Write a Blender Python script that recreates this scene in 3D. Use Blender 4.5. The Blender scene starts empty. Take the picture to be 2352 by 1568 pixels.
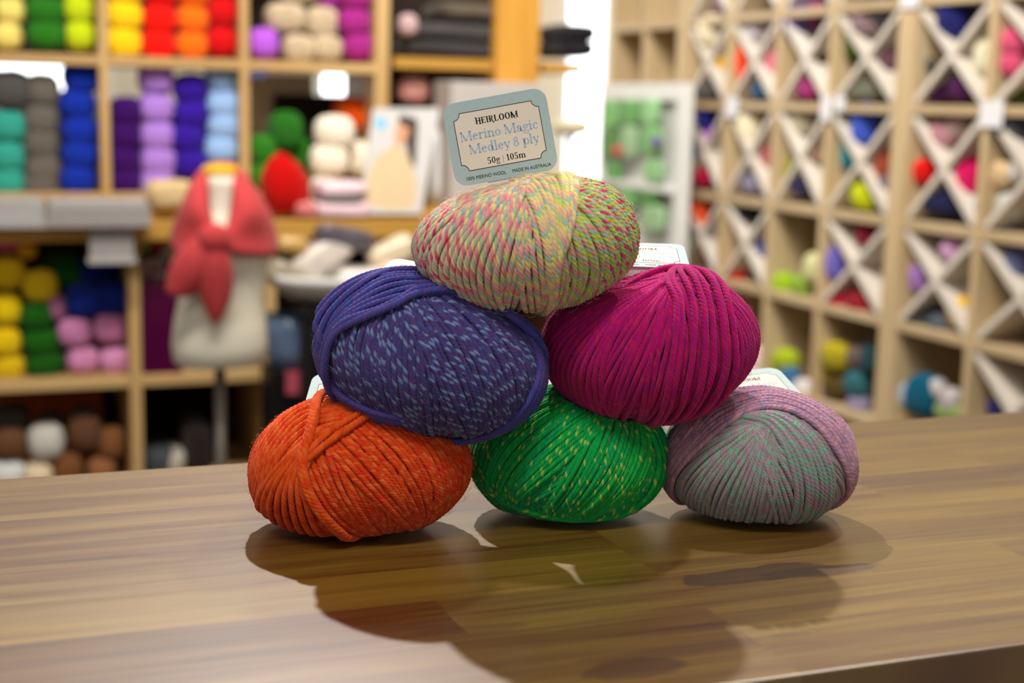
import bpy, bmesh, math, random
import numpy as np
from mathutils import Vector, Matrix

SC = bpy.context.scene
COL = SC.collection
rnd = random.Random(7)
R_ = np.radians

# ------------------------------------------------------------------ camera
F = 3300.0                                   # focal length in pixels of the 2352 x 1568 frame
CAM = np.array([0.0, 0.0, 1.11])
_y, _p, _a = R_(21.0), R_(9.4), R_(1.37)     # yaw, pitch down, roll
FW = np.array([np.sin(_y) * np.cos(_p), np.cos(_y) * np.cos(_p), -np.sin(_p)])
_r0 = np.array([np.cos(_y), -np.sin(_y), 0.0])
_u0 = np.cross(_r0, FW)
RT = _r0 * np.cos(_a) + _u0 * np.sin(_a)
UP = _u0 * np.cos(_a) - _r0 * np.sin(_a)
cd = bpy.data.cameras.new('camera')
cam = bpy.data.objects.new('camera', cd)
COL.objects.link(cam)
cd.sensor_width = 36.0
cd.sensor_fit = 'HORIZONTAL'
cd.lens = F / 2352 * 36
cd.clip_start = 0.02
cam.matrix_world = Matrix(((RT[0], UP[0], -FW[0], CAM[0]), (RT[1], UP[1], -FW[1], CAM[1]),
                           (RT[2], UP[2], -FW[2], CAM[2]), (0, 0, 0, 1)))
cd.dof.use_dof = True
cd.dof.focus_distance = 0.70
cd.dof.aperture_fstop = 6.6
SC.camera = cam

# ------------------------------------------------------------------ world, lamps, exposure
W = bpy.data.worlds.new('world')
SC.world = W
W.use_nodes = True
W.node_tree.nodes['Background'].inputs[0].default_value = (1.0, 0.97, 0.93, 1)
W.node_tree.nodes['Background'].inputs[1].default_value = 0.37
SC.view_settings.view_transform = 'Standard'
SC.view_settings.look = 'None'
SC.view_settings.gamma = 1.0
SC.view_settings.use_curve_mapping = False
SC.view_settings.exposure = 0.0


def area(name, loc, sx, sy, watts, color=(1, 0.96, 0.9), aim=None, spread=180):
    l = bpy.data.lights.new(name, 'AREA')
    l.shape = 'RECTANGLE'
    l.size, l.size_y, l.energy, l.color = sx, sy, watts, color
    o = bpy.data.objects.new(name, l)
    l.spread = R_(spread)
    o.location = loc
    if aim: o.rotation_euler = (Vector(aim) - Vector(loc)).to_track_quat('-Z', 'Y').to_euler()
    COL.objects.link(o)
    return o


area('added_shelf_wash', (0.95, 2.2, 2.9), 0.9, 0.25, 27, aim=(2.2, 3.1, 0.95), spread=110)      # unseen lamp added to brighten the cube shelves
area('added_shelf_wash', (0.25, 1.7, 2.9), 1.2, 0.25, 22, aim=(0.45, 3.4, 1.15), spread=100)     # likewise added, lifts the yarn shelving clear of the counter
area('added_front_fill', (-0.3, -0.4, 2.94), 1.2, 0.3, 34)  # unseen fill behind the camera, added to lift the fronts of the balls


def spot(name, loc, aim, watts, cone, radius, color, blend=0.6):
    l = bpy.data.lights.new(name, 'SPOT')
    l.energy, l.color, l.spot_size, l.spot_blend, l.shadow_soft_size = watts, color, R_(cone), blend, radius
    o = bpy.data.objects.new(name, l)
    o.location = loc
    o.rotation_euler = (Vector(aim) - Vector(loc)).to_track_quat('-Z', 'Y').to_euler()
    COL.objects.link(o)


spot('ceiling_or_added_spot', (1.25, 3.5, 2.9), (2.15, 4.3, 0.95), 90, 62, 0.1, (1, 0.97, 0.94))     # added lamp that brightens the far corner rack
# two bare ceiling spots behind the pyramid: hard shadows and the sheen on the counter
spot('ceiling_or_added_spot', (0.54, 2.45, 2.94), (-0.06, 0.50, 0.9), 325, 36, 0.03, (1, 0.96, 0.92), 1.0)
spot('ceiling_or_added_spot', (1.42, 1.26, 2.86), (0.4, 0.6, 0.9), 100, 80, 0.05, (1, 0.94, 0.84))


# ------------------------------------------------------------------ pixel -> place
def ray(x, y): return FW + RT * (x - 1176) / F + UP * (784 - y) / F
def onY(x, y, Y): d = ray(x, y); return CAM + d * (Y - CAM[1]) / d[1]
def onX(x, y, X): d = ray(x, y); return CAM + d * (X - CAM[0]) / d[0]
def onZ(x, y, Z): d = ray(x, y); return CAM + d * (Z - CAM[2]) / d[2]
def depth(p): return float((np.asarray(p) - CAM) @ FW)


# ------------------------------------------------------------------ materials
def C(r, g=None, b=None):
    if g is None: r, g, b = r
    f = lambda v: (v / 255 / 12.92) if v / 255 <= 0.04045 else ((v / 255 + 0.055) / 1.055) ** 2.4
    return (f(r), f(g), f(b))


def newmat(name):
    m = bpy.data.materials.new(name)
    m.use_nodes = True
    return m, m.node_tree.nodes, m.node_tree.links, m.node_tree.nodes['Principled BSDF']


def plain(name, rgb, rough=0.6, spec=0.3, var=0.06, scale=40, metal=0.0, bump=0.0, sheen=0.0, alpha=None):
    m, n, l, b = newmat(name)
    c = C(rgb)
    b.inputs['Roughness'].default_value = rough
    b.inputs['Specular IOR Level'].default_value = spec
    b.inputs['Metallic'].default_value = metal
    if sheen: b.inputs['Sheen Weight'].default_value = sheen
    tc = n.new('ShaderNodeTexCoord')
    nz = n.new('ShaderNodeTexNoise')
    nz.inputs['Scale'].default_value = scale
    l.new(tc.outputs['Object'], nz.inputs['Vector'])
    mx = n.new('ShaderNodeMix'); mx.data_type = 'RGBA'
    mx.inputs['A'].default_value = (*[v * (1 - var) for v in c], 1)
    mx.inputs['B'].default_value = (*[min(1, v * (1 + var)) for v in c], 1)
    l.new(nz.outputs['Fac'], mx.inputs['Factor'])
    l.new(mx.outputs['Result'], b.inputs['Base Color'])
    if bump:
        bp = n.new('ShaderNodeBump'); bp.inputs['Strength'].default_value = bump
        bp.inputs['Distance'].default_value = 0.002
        l.new(nz.outputs['Fac'], bp.inputs['Height']); l.new(bp.outputs['Normal'], b.inputs['Normal'])
    if alpha is not None:
        b.inputs['Transmission Weight'].default_value = alpha
    return m


def emit(name, rgb, s):
    m, n, l, b = newmat(name)
    b.inputs['Base Color'].default_value = (0.8, 0.8, 0.8, 1)
    b.inputs['Emission Color'].default_value = (*C(rgb), 1)
    b.inputs['Emission Strength'].default_value = s
    return m


def wood(name, light, dark, axis='X', rough=0.5, scale=1.0):
    """pale shelf timber: long grain streaks along one axis"""
    m, n, l, b = newmat(name)
    tc = n.new('ShaderNodeTexCoord')
    mp = n.new('ShaderNodeMapping')
    s = {'X': (2, 40, 40), 'Y': (40, 2, 40), 'Z': (40, 40, 2)}[axis]
    mp.inputs['Scale'].default_value = [v * scale for v in s]
    nz = n.new('ShaderNodeTexNoise'); nz.inputs['Scale'].default_value = 1.0; nz.inputs['Detail'].default_value = 5
    l.new(tc.outputs['Object'], mp.inputs['Vector']); l.new(mp.outputs['Vector'], nz.inputs['Vector'])
    rp = n.new('ShaderNodeValToRGB')
    rp.color_ramp.elements[0].color = (*C(dark), 1); rp.color_ramp.elements[0].position = 0.3
    rp.color_ramp.elements[1].color = (*C(light), 1); rp.color_ramp.elements[1].position = 0.7
    l.new(nz.outputs['Fac'], rp.inputs['Fac']); l.new(rp.outputs['Color'], b.inputs['Base Color'])
    b.inputs['Roughness'].default_value = rough
    b.inputs['Specular IOR Level'].default_value = 0.3
    return m


def counter_wood():
    """oiled worktop glued up from long staves, with grain, scuffs and two dark stains"""
    m, n, l, b = newmat('worktop_timber')
    def N(t, **kw):
        q = n.new(t)
        for k, v in kw.items(): setattr(q, k, v)
        return q
    def math_(op, a, c=None):
        q = N('ShaderNodeMath', operation=op)
        for i, v in enumerate((a, c)):
            if v is None: continue
            if isinstance(v, (int, float)): q.inputs[i].default_value = v
            else: l.new(v, q.inputs[i])
        return q.outputs[0]
    tc = N('ShaderNodeTexCoord')
    sep = N('ShaderNodeSeparateXYZ'); l.new(tc.outputs['Object'], sep.inputs[0])
    br = N('ShaderNodeTexBrick'); br.offset = 0.37; br.offset_frequency = 3
    br.inputs['Color1'].default_value = (0, 0, 0, 1); br.inputs['Color2'].default_value = (1, 1, 1, 1)
    br.inputs['Mortar'].default_value = (0.35, 0.35, 0.35, 1)
    br.inputs['Scale'].default_value = 1.0
    br.inputs['Mortar Size'].default_value = 0.0003
    br.inputs['Mortar Smooth'].default_value = 0.4
    br.inputs['Bias'].default_value = 0.0
    br.inputs['Brick Width'].default_value = 0.29
    br.inputs['Row Height'].default_value = 0.043
    l.new(tc.outputs['Object'], br.inputs['Vector'])
    # grain offset per stave
    off = N('ShaderNodeVectorMath', operation='SCALE'); off.inputs['Scale'].default_value = 3.0
    l.new(br.outputs['Color'], off.inputs[0])
    add = N('ShaderNodeVectorMath', operation='ADD')
    l.new(tc.outputs['Object'], add.inputs[0]); l.new(off.outputs[0], add.inputs[1])
    def grain(sx, sy, detail, dist=0.0):
        mp = N('ShaderNodeMapping'); mp.inputs['Scale'].default_value = (sx, sy, 8)
        l.new(add.outputs[0], mp.inputs['Vector'])
        nz = N('ShaderNodeTexNoise'); nz.inputs['Scale'].default_value = 1; nz.inputs['Detail'].default_value = detail
        nz.inputs['Distortion'].default_value = dist
        l.new(mp.outputs['Vector'], nz.inputs['Vector'])
        return nz.outputs['Fac']
    g1 = grain(5, 75, 4, 0.6); g2 = grain(14, 420, 3); g3 = grain(2.5, 22, 3, 1.0)
    v = math_('ADD', math_('MULTIPLY', g1, 0.5), math_('MULTIPLY', g2, 0.30))
    v = math_('ADD', v, math_('MULTIPLY', g3, 0.35))
    v = math_('ADD', v, math_('MULTIPLY', math_('SUBTRACT', br.outputs['Color'], 0.3), 0.2))
    rp = N('ShaderNodeValToRGB')
    e = rp.color_ramp.elements
    e[0].position = 0.40; e[0].color = (*C(64, 37, 10), 1)
    e[1].position = 0.80; e[1].color = (*C(126, 96, 28), 1)
    q = e.new(0.52); q.color = (*C(90, 56, 13), 1)
    q = e.new(0.64); q.color = (*C(106, 77, 20), 1)
    l.new(v, rp.inputs['Fac'])
    col = rp.outputs['Color']
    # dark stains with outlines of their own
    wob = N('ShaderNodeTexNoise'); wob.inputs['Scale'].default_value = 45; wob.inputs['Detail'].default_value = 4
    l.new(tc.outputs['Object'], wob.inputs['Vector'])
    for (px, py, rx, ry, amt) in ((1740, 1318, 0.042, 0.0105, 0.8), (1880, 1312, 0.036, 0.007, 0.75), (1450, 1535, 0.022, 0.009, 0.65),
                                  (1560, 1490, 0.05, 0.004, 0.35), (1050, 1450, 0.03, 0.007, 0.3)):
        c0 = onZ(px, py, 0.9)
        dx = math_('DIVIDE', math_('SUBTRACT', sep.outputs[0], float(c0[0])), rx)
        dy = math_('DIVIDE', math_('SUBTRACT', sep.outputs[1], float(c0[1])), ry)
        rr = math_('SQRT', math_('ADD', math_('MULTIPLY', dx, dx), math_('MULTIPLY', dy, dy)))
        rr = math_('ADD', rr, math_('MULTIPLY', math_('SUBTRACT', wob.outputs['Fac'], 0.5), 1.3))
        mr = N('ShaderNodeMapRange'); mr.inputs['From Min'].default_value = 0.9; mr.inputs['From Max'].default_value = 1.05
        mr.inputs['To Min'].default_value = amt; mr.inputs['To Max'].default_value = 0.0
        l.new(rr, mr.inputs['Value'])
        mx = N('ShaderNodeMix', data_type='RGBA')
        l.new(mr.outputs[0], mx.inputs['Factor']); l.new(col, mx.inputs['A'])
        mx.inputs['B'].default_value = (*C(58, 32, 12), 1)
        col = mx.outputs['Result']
    l.new(col, b.inputs['Base Color'])
    rg = N('ShaderNodeMapRange'); rg.inputs['To Min'].default_value = 0.33; rg.inputs['To Max'].default_value = 0.40
    l.new(g1, rg.inputs['Value']); l.new(rg.outputs[0], b.inputs['Roughness'])
    b.inputs['Specular IOR Level'].default_value = 0.5
    b.inputs['IOR'].default_value = 1.8
    bp = N('ShaderNodeBump'); bp.inputs['Strength'].default_value = 0.06; bp.inputs['Distance'].default_value = 0.0004
    l.new(g2, bp.inputs['Height']); l.new(bp.outputs['Normal'], b.inputs['Normal'])
    return m


def yarn_attr():
    m, n, l, b = newmat('twisted_wool')
    at = n.new('ShaderNodeAttribute'); at.attribute_name = 'wool'
    tc = n.new('ShaderNodeTexCoord')
    nz = n.new('ShaderNodeTexNoise'); nz.inputs['Scale'].default_value = 2600; nz.inputs['Detail'].default_value = 2
    l.new(tc.outputs['Object'], nz.inputs['Vector'])
    hs = n.new('ShaderNodeHueSaturation')
    mr = n.new('ShaderNodeMapRange'); mr.inputs['To Min'].default_value = 0.72; mr.inputs['To Max'].default_value = 1.28
    l.new(nz.outputs['Fac'], mr.inputs['Value']); l.new(mr.outputs[0], hs.inputs['Value'])
    l.new(at.outputs['Color'], hs.inputs['Color']); l.new(hs.outputs['Color'], b.inputs['Base Color'])
    b.inputs['Roughness'].default_value = 0.95
    b.inputs['Specular IOR Level'].default_value = 0.12
    b.inputs['Sheen Weight'].default_value = 0.12
    b.inputs['Sheen Roughness'].default_value = 0.5
    bp = n.new('ShaderNodeBump'); bp.inputs['Strength'].default_value = 0.5; bp.inputs['Distance'].default_value = 0.0003
    l.new(nz.outputs['Fac'], bp.inputs['Height']); l.new(bp.outputs['Normal'], b.inputs['Normal'])
    return m


_wm = {}
def wool(rgb):
    if rgb not in _wm:
        _wm[rgb] = plain('dyed_wool', rgb, 0.95, 0.1, 0.12, 60, bump=0.2, sheen=0.1)
    return _wm[rgb]


M = dict(
    birch=wood('birch_ply', (206, 172, 118), (178, 140, 86), 'X'),
    birchv=wood('birch_upright', (206, 172, 118), (178, 140, 86), 'Z'),
    mustard=wood('honey_pine', (205, 150, 62), (178, 122, 44), 'Z'),
    honey=wood('honey_board', (196, 150, 70), (166, 120, 46), 'X'),
    maple=wood('maple_upright', (212, 188, 148), (190, 162, 118), 'Z'),
    mapley=wood('maple_board', (206, 184, 148), (186, 158, 118), 'Y'),
    cross=plain('cream_laminate', (216, 206, 192), 0.45, 0.4),
    backb=wood('brown_back_panel', (126, 96, 56), (102, 74, 40), 'Z'),
    dark=plain('dark_back_panel', (40, 30, 22), 0.8),
    white=plain('white_paint', (235, 233, 228), 0.5),
    cream=plain('cream_paint', (228, 218, 196), 0.8),
    ceil=plain('ceiling_white', (225, 222, 215), 0.9),
    floor=plain('grey_carpet', (110, 102, 96), 0.95, var=0.2, scale=200),
    paper=plain('white_card', (228, 228, 230), 0.5), leaf=plain('leaflet_paper', (172, 168, 166), 0.5),
    clear=plain('frosted_acrylic', (158, 152, 150), 0.25, 0.5),
    black=plain('black_plastic', (26, 25, 26), 0.4),
    steel=plain('brushed_steel', (120, 112, 104), 0.35, 0.5, metal=0.6),
    worktop=counter_wood(),
    panel=wood('counter_side', (70, 46, 22), (46, 28, 12), 'X'),
    wool=yarn_attr(),
    ink=plain('black_ink', (28, 27, 27), 0.6), blueink=plain('pale_blue_ink', (158, 186, 212), 0.6),
    plaque=plain('cream_print', (232, 220, 203), 0.55),
    sky=emit('bright_sky', (246, 250, 255), 3.5),
)


def card_mat():
    """label stock: pale grey blue with a fine diamond lattice"""
    m, n, l, b = newmat('label_card')
    tc = n.new('ShaderNodeTexCoord'); sep = n.new('ShaderNodeSeparateXYZ'); l.new(tc.outputs['Object'], sep.inputs[0])
    outs = []
    for s in (1, -1):
        a = n.new('ShaderNodeMath'); a.operation = 'MULTIPLY_ADD'; a.inputs[1].default_value = s
        l.new(sep.outputs[0], a.inputs[0]); l.new(sep.outputs[1], a.inputs[2])
        p = n.new('ShaderNodeMath'); p.operation = 'PINGPONG'; p.inputs[1].default_value = 0.0028
        l.new(a.outputs[0], p.inputs[0])
        c = n.new('ShaderNodeMath'); c.operation = 'LESS_THAN'; c.inputs[1].default_value = 0.00012
        l.new(p.outputs[0], c.inputs[0]); outs.append(c.outputs[0])
    mx = n.new('ShaderNodeMath'); mx.operation = 'MAXIMUM'; l.new(outs[0], mx.inputs[0]); l.new(outs[1], mx.inputs[1])
    cm = n.new('ShaderNodeMix'); cm.data_type = 'RGBA'
    cm.inputs['A'].default_value = (*C(172, 194, 194), 1); cm.inputs['B'].default_value = (*C(186, 203, 202), 1)
    l.new(mx.outputs[0], cm.inputs['Factor']); l.new(cm.outputs['Result'], b.inputs['Base Color'])
    b.inputs['Roughness'].default_value = 0.5
    return m


M['card'] = card_mat()


# ------------------------------------------------------------------ object helpers
def tag(o, label=None, cat=None, group=None, kind=None):
    if label: o['label'] = label
    if cat: o['category'] = cat
    if group: o['group'] = group
    if kind: o['kind'] = kind
    return o


def empty(name, loc=(0, 0, 0), label=None, cat=None, group=None, kind=None):
    o = bpy.data.objects.new(name, None)
    o.empty_display_size = 0.02
    o.location = loc
    COL.objects.link(o)
    return tag(o, label, cat, group, kind)


def link(name, me, mat, parent=None, smooth=False):
    if mat is not None and not me.materials: me.materials.append(mat)
    if smooth: me.polygons.foreach_set('use_smooth', [True] * len(me.polygons))
    o = bpy.data.objects.new(name, me)
    COL.objects.link(o)
    if parent is not None:
        o.parent = parent
        o.matrix_parent_inverse = Matrix.Translation(parent.location).inverted()
    return o


def pydata(name, V, Fc, mat, parent=None, smooth=False):
    me = bpy.data.meshes.new(name)
    me.from_pydata([tuple(map(float, v)) for v in V], [], [tuple(f) for f in Fc])
    me.update()
    return link(name, me, mat, parent, smooth)


class MB:
    """collects boxes, bars and lathes into one mesh"""
    def __init__(s): s.bm = bmesh.new()
    def box(s, x0, x1, y0, y1, z0, z1):
        v = [s.bm.verts.new(p) for p in ((x0, y0, z0), (x1, y0, z0), (x1, y1, z0), (x0, y1, z0),
                                         (x0, y0, z1), (x1, y0, z1), (x1, y1, z1), (x0, y1, z1))]
        for f in ((0, 3, 2, 1), (4, 5, 6, 7), (0, 1, 5, 4), (1, 2, 6, 5), (2, 3, 7, 6), (3, 0, 4, 7)):
            s.bm.faces.new([v[i] for i in f])
        return s
    def hexa(s, pts):
        v = [s.bm.verts.new(tuple(map(float, p))) for p in pts]
        for f in ((0, 3, 2, 1), (4, 5, 6, 7), (0, 1, 5, 4), (1, 2, 6, 5), (2, 3, 7, 6), (3, 0, 4, 7)):
            s.bm.faces.new([v[i] for i in f])
        return s
    def loft(s, rings, cap=True):
        R = [[s.bm.verts.new(tuple(map(float, p))) for p in r] for r in rings]
        n = len(R[0])
        for a, b in zip(R, R[1:]):
            for i in range(n): s.bm.faces.new((a[i], a[(i + 1) % n], b[(i + 1) % n], b[i]))
        if cap:
            s.bm.faces.new(R[0][::-1]); s.bm.faces.new(R[-1])
        return s
    def cyl(s, c, r0, r1, z0, z1, n=24):
        return s.loft([[(c[0] + r * math.cos(2 * math.pi * i / n), c[1] + r * math.sin(2 * math.pi * i / n), z) for i in range(n)]
                       for r, z in ((r0, z0), (r1, z1))])
    def build(s, name, mat, parent=None, bevel=0.0, smooth=False, seg=2):
        bmesh.ops.recalc_face_normals(s.bm, faces=s.bm.faces)
        if bevel: bmesh.ops.bevel(s.bm, geom=s.bm.edges[:], offset=bevel, segments=seg, affect='EDGES', profile=0.6)
        me = bpy.data.meshes.new(name); s.bm.to_mesh(me); s.bm.free()
        return link(name, me, mat, parent, smooth)


def soft(name, c, s, mat, parent=None, e=0.35, rot=0.0, tilt=0.0, lump=0.0, seed=0, nu=32, nv=20):
    """superellipsoid cushion / folded cloth / filled bag, semi axes s"""
    rg = np.random.RandomState(seed)
    V, Fc = [], []
    sp = lambda v, p: np.sign(v) * np.abs(v) ** p
    for j in range(nv + 1):
        ph = -math.pi / 2 + math.pi * j / nv
        for i in range(nu):
            th = 2 * math.pi * i / nu
            x = sp(math.cos(ph), e) * sp(math.cos(th), e); y = sp(math.cos(ph), e) * sp(math.sin(th), e); z = sp(math.sin(ph), e)
            V.append((x, y, z))
    V = np.array(V)
    if lump:
        k = rg.randn(4, 3) * 2.5; p = rg.rand(4) * 6
        V = V * (1 + lump * np.sin(V @ k.T + p).mean(1))[:, None]
    V = V * np.array(s)
    ct, st = math.cos(tilt), math.sin(tilt)
    V = V @ np.array([[ct, 0, -st], [0, 1, 0], [st, 0, ct]]).T
    cr, sr = math.cos(rot), math.sin(rot)
    V = V @ np.array([[cr, -sr, 0], [sr, cr, 0], [0, 0, 1]]).T + np.array(c)
    for j in range(nv):
        for i in range(nu):
            a = j * nu + i; b = j * nu + (i + 1) % nu
            Fc.append((a, b, b + nu, a + nu))
    o = pydata(name, V, Fc, mat, parent, True)
    return o


def patch(name, rows, mat, parent=None, thick=0.004, lv=2):
    """cloth or sheet through a grid of points, given real thickness"""
    nr, nc = len(rows), len(rows[0])
    V = [p for r in rows for p in r]
    Fc = [(j * nc + i, j * nc + i + 1, (j + 1) * nc + i + 1, (j + 1) * nc + i) for j in range(nr - 1) for i in range(nc - 1)]
    o = pydata(name, V, Fc, mat, parent, True)
    if lv:
        sb = o.modifiers.new('smooth', 'SUBSURF'); sb.levels = sb.render_levels = lv
    so = o.modifiers.new('thickness', 'SOLIDIFY'); so.thickness = thick; so.offset = 0
    return o


# ------------------------------------------------------------------ the room
def struct(name, o): o.name = name; o['kind'] = 'structure'; return o


struct('floor', MB().box(-2.5, 2.6, -1.5, 5.3, -0.05, 0).build('floor', M['floor']))
struct('ceiling', MB().box(-2.5, 2.6, -1.5, 5.3, 2.98, 3.03).build('ceiling', M['ceil']))
struct('wall_right', MB().box(2.52, 2.62, 0.2, 5.1, 0, 2.98).build('wall_right', M['cream']))
# back wall with three openings
YB = 5.0
def span(x0, x1): return onY(x0, 200, YB)[0], onY(x1, 200, YB)[0]
w1 = (-0.5, onY(263, 200, YB)[0], 1.065, 1.32)
w2 = (1.16, 1.66, 1.10, 1.95)
w3 = (onY(1286, 200, YB)[0], onY(1400, 200, YB)[0], 0.80, 2.90)
mb = MB()
x = -2.5
for (a, b_, z0, z1) in (w1, w2, w3):
    mb.box(x, a, YB, YB + 0.12, 0, 2.98); mb.box(a, b_, YB, YB + 0.12, 0, z0); mb.box(a, b_, YB, YB + 0.12, z1, 2.98); x = b_
mb.box(x, 2.52, YB, YB + 0.12, 0, 2.98)
struct('wall_back', mb.build('wall_back', M['cream']))
for i, (a, b_, z0, z1) in enumerate((w1, w2, w3)):
    t = 0.025
    fr = MB().box(a, a + t, YB - 0.01, YB + 0.1, z0, z1).box(b_ - t, b_, YB - 0.01, YB + 0.1, z0, z1)
    fr.box(a + t, b_ - t, YB - 0.01, YB + 0.1, z0, z0 + t).box(a + t, b_ - t, YB - 0.01, YB + 0.1, z1 - t, z1)
    o = struct('window_%d' % (i + 1), fr.build('window', M['white']))
    MB().box(a + t, b_ - t, YB + 0.05, YB + 0.056, z0 + t, z1 - t).build('pane', M['sky'], o)

# ------------------------------------------------------------------ the counter in front
ZT = 0.9
ct = empty('shop_counter', (0.2, 0.63, 0), 'long glossy brown timber shop counter carrying the yarn pyramid', 'counter')
MB().box(-1.3, 2.0, 0.441, 0.815, 0.855, ZT).build('worktop', M['worktop'], ct, bevel=0.0012)
MB().box(-1.26, 1.96, 0.48, 0.79, 0.0, 0.855).build('cabinet', M['panel'], ct)

# ------------------------------------------------------------------ hero yarn balls
def sstep(a, b, x):
    t = np.clip((x - a) / (b - a), 0, 1); return t * t * (3 - 2 * t)


class Noise1:
    def __init__(s, seed): s.t = np.random.RandomState(seed).rand(4096)
    def __call__(s, x):
        x = np.asarray(x, float); i = np.floor(x).astype(int); f = x - i; f = f * f * (3 - 2 * f)
        return s.t[i % 4096] * (1 - f) + s.t[(i + 1) % 4096] * f


NW = Noise1(99)


class Ball:
    def __init__(s, cx, cy, a, b, tilt, cd_, rest=None, Y=None, sink=0.0, bumps=()):
        t = R_(tilt)
        u = RT * math.cos(t) + UP * math.sin(t); v = UP * math.cos(t) - RT * math.sin(t)
        s.fr = np.array([u, v, -FW]).T
        d = ray(cx, cy)
        def at(dep):
            s.c = CAM + d * dep
            s.semi = np.array([a * dep / F, b * dep / F, cd_])
            return s.c[2] - np.sqrt(((s.fr[2] * s.semi) ** 2).sum())
        if Y is not None: at((Y - CAM[1]) / d[1])
        else:
            lo, hi = 0.4, 1.2
            for _ in range(50):
                mid = (lo + hi) / 2
                if at(mid) > rest - sink: lo = mid
                else: hi = mid
        s.bumps = bumps
        s.above = []
        s.V, s.Fc, s.K = [], [], []
        s.nv = 0
    def dirpx(s, x, y):
        D = s.fr.T @ ray(x, y) / s.semi; o = s.fr.T @ (CAM - s.c) / s.semi
        A = D @ D; B = o @ D; Cc = o @ o - 1; q = B * B - A * Cc
        t = (-B - math.sqrt(q)) / A if q > 0 else -B / A
        p = o + t * D
        return p / np.linalg.norm(p)
    def place(s, d, lev):
        k = np.ones(len(d))
        for (bd, amp, sh) in s.bumps: k = k + amp * np.exp(sh * (d @ bd - 1))
        p = d * k[:, None] * (s.semi + np.asarray(lev).reshape(-1, 1)) @ s.fr.T + s.c
        n = (d / s.semi); n /= np.linalg.norm(n, axis=1)[:, None]
        n = n @ s.fr.T
        for o in s.above:                       # squashed by the ball resting on it
            kk = np.ones(len(p)); act = np.ones(len(p), bool)
            for _ in range(60):
                q = s.c + (p - s.c) * kk[:, None]
                ins = (((q - o.c) @ o.fr / (o.semi + 0.0016)) ** 2).sum(1) < 1
                kk = np.where(ins, kk * 0.985, kk)
                if not ins.any(): break
            p = s.c + (p - s.c) * kk[:, None]
        lo = ZT + 0.0015
        p[:, 2] = np.where(p[:, 2] < lo + 0.004, lo + 0.004 * np.exp(np.minimum(0, (p[:, 2] - lo - 0.004) / 0.008)), p[:, 2])
        return p, n
    def strand(s, d, lev, Rr, colf, k, pitch=0.0095, plies=4, ph=0.0, plydeep=0.5):
        p, n = s.place(d, lev)
        T = np.gradient(p, axis=0); ds = np.linalg.norm(T, axis=1); T /= np.maximum(ds, 1e-9)[:, None]
        n = n - T * (n * T).sum(1)[:, None]; n /= np.linalg.norm(n, axis=1)[:, None]
        B = np.cross(T, n)
        arc = np.concatenate([[0], np.cumsum(np.linalg.norm(np.diff(p, axis=0), axis=1))])
        # even resampling
        m = max(8, int(arc[-1] / 0.00105)); q = np.linspace(0, arc[-1], m)
        rs = lambda A: np.stack([np.interp(q, arc, A[:, i]) for i in range(3)], 1)
        p, n, B, dd = rs(p), rs(n), rs(B), rs(d)
        p = p + B * (0.00042 * (NW(q * 55 + ph * 91) - 0.5) * 2)[:, None] + n * (0.0003 * (NW(q * 80 + ph * 57 + 700) - 0.5) * 2)[:, None]
        nv = 12; per = nv // plies
        ang = []; rad = []
        w = 2 * math.pi / plies
        dc = 0.55 if plies == 4 else 0.46; rp = 1 - dc
        for j in range(nv):
            f = (j % per) / per * w - w / 2 + w / (2 * per) * 0
            f = f if abs(f) <= w / 2 + 1e-6 else f
            ang.append((j // per) * w + f + w / 2); x = f
            rad.append(dc * math.cos(x) + math.sqrt(max(0.02, rp * rp - (dc * math.sin(x)) ** 2)))
        ang = np.array(ang); rad = np.array(rad)
        th = ang[None, :] - (2 * math.pi * q / pitch + ph)[:, None]
        rr = Rr * rad[None, :] * (1 + 0.05 * np.sin(q * 160 + k))[:, None]
        rad_ = plydeep * rad + (1 - plydeep) * 0.94
        rr = Rr * rad_[None, :] * (1 + 0.05 * np.sin(q * 160 + k))[:, None]
        V = p[:, None, :] + n[:, None, :] * (np.cos(th) * rr)[..., None] + B[:, None, :] * (np.sin(th) * rr)[..., None]
        K = np.stack([colf(q, k, j // per, dd) for j in range(nv)], 1)
        i = np.arange(m - 1)[:, None] * nv + s.nv; j = np.arange(nv)[None, :]; j2 = (j + 1) % nv
        Fq = np.stack([i + j, i + nv + j, i + nv + j2, i + j2], -1).reshape(-1, 4)
        s.V.append(V.reshape(-1, 3)); s.K.append(K.reshape(-1, 3)); s.Fc.append(Fq); s.nv += m * nv
    def family(s, pole, alpha, N, Rr, colf, lev=0.0, jit=0.2, seed=1, phi0=0.0, span_=math.pi, aj=1.5, under=True, **kw):
        """laps wound tangent to a small circle round the pole"""
        rg = np.random.RandomState(seed)
        P = np.array(pole, float); P /= np.linalg.norm(P)
        e1 = np.cross(P, [0, 0, 1.0]); e1 /= np.linalg.norm(e1); e2 = np.cross(P, e1)
        t = np.linspace(0, 2 * math.pi, 240); cnt = 0
        for k in list(range(N)) * (2 if under else 1):
            cnt += 1; low = cnt > N
            ph = phi0 + (k + 0.5 * low + rg.uniform(-jit, jit)) * span_ / N + (1.3 if low else 0)
            al = R_(alpha + rg.uniform(-aj, aj))
            nn = math.cos(al) * (math.cos(ph) * e1 + math.sin(ph) * e2) + math.sin(al) * P
            a = np.array([0, 0, -1.0]) - nn * (-nn[2]); a /= np.linalg.norm(a); b = np.cross(nn, a)
            d = np.cos(t)[:, None] * a + np.sin(t)[:, None] * b
            lv = lev - 0.0013 * low + rg.uniform(-0.0004, 0.0004) + 0.0003 * np.sin(3 * t + rg.rand() * 6)
            s.strand(d, lv, Rr, colf, k, ph=rg.rand() * 6, **kw)
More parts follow.
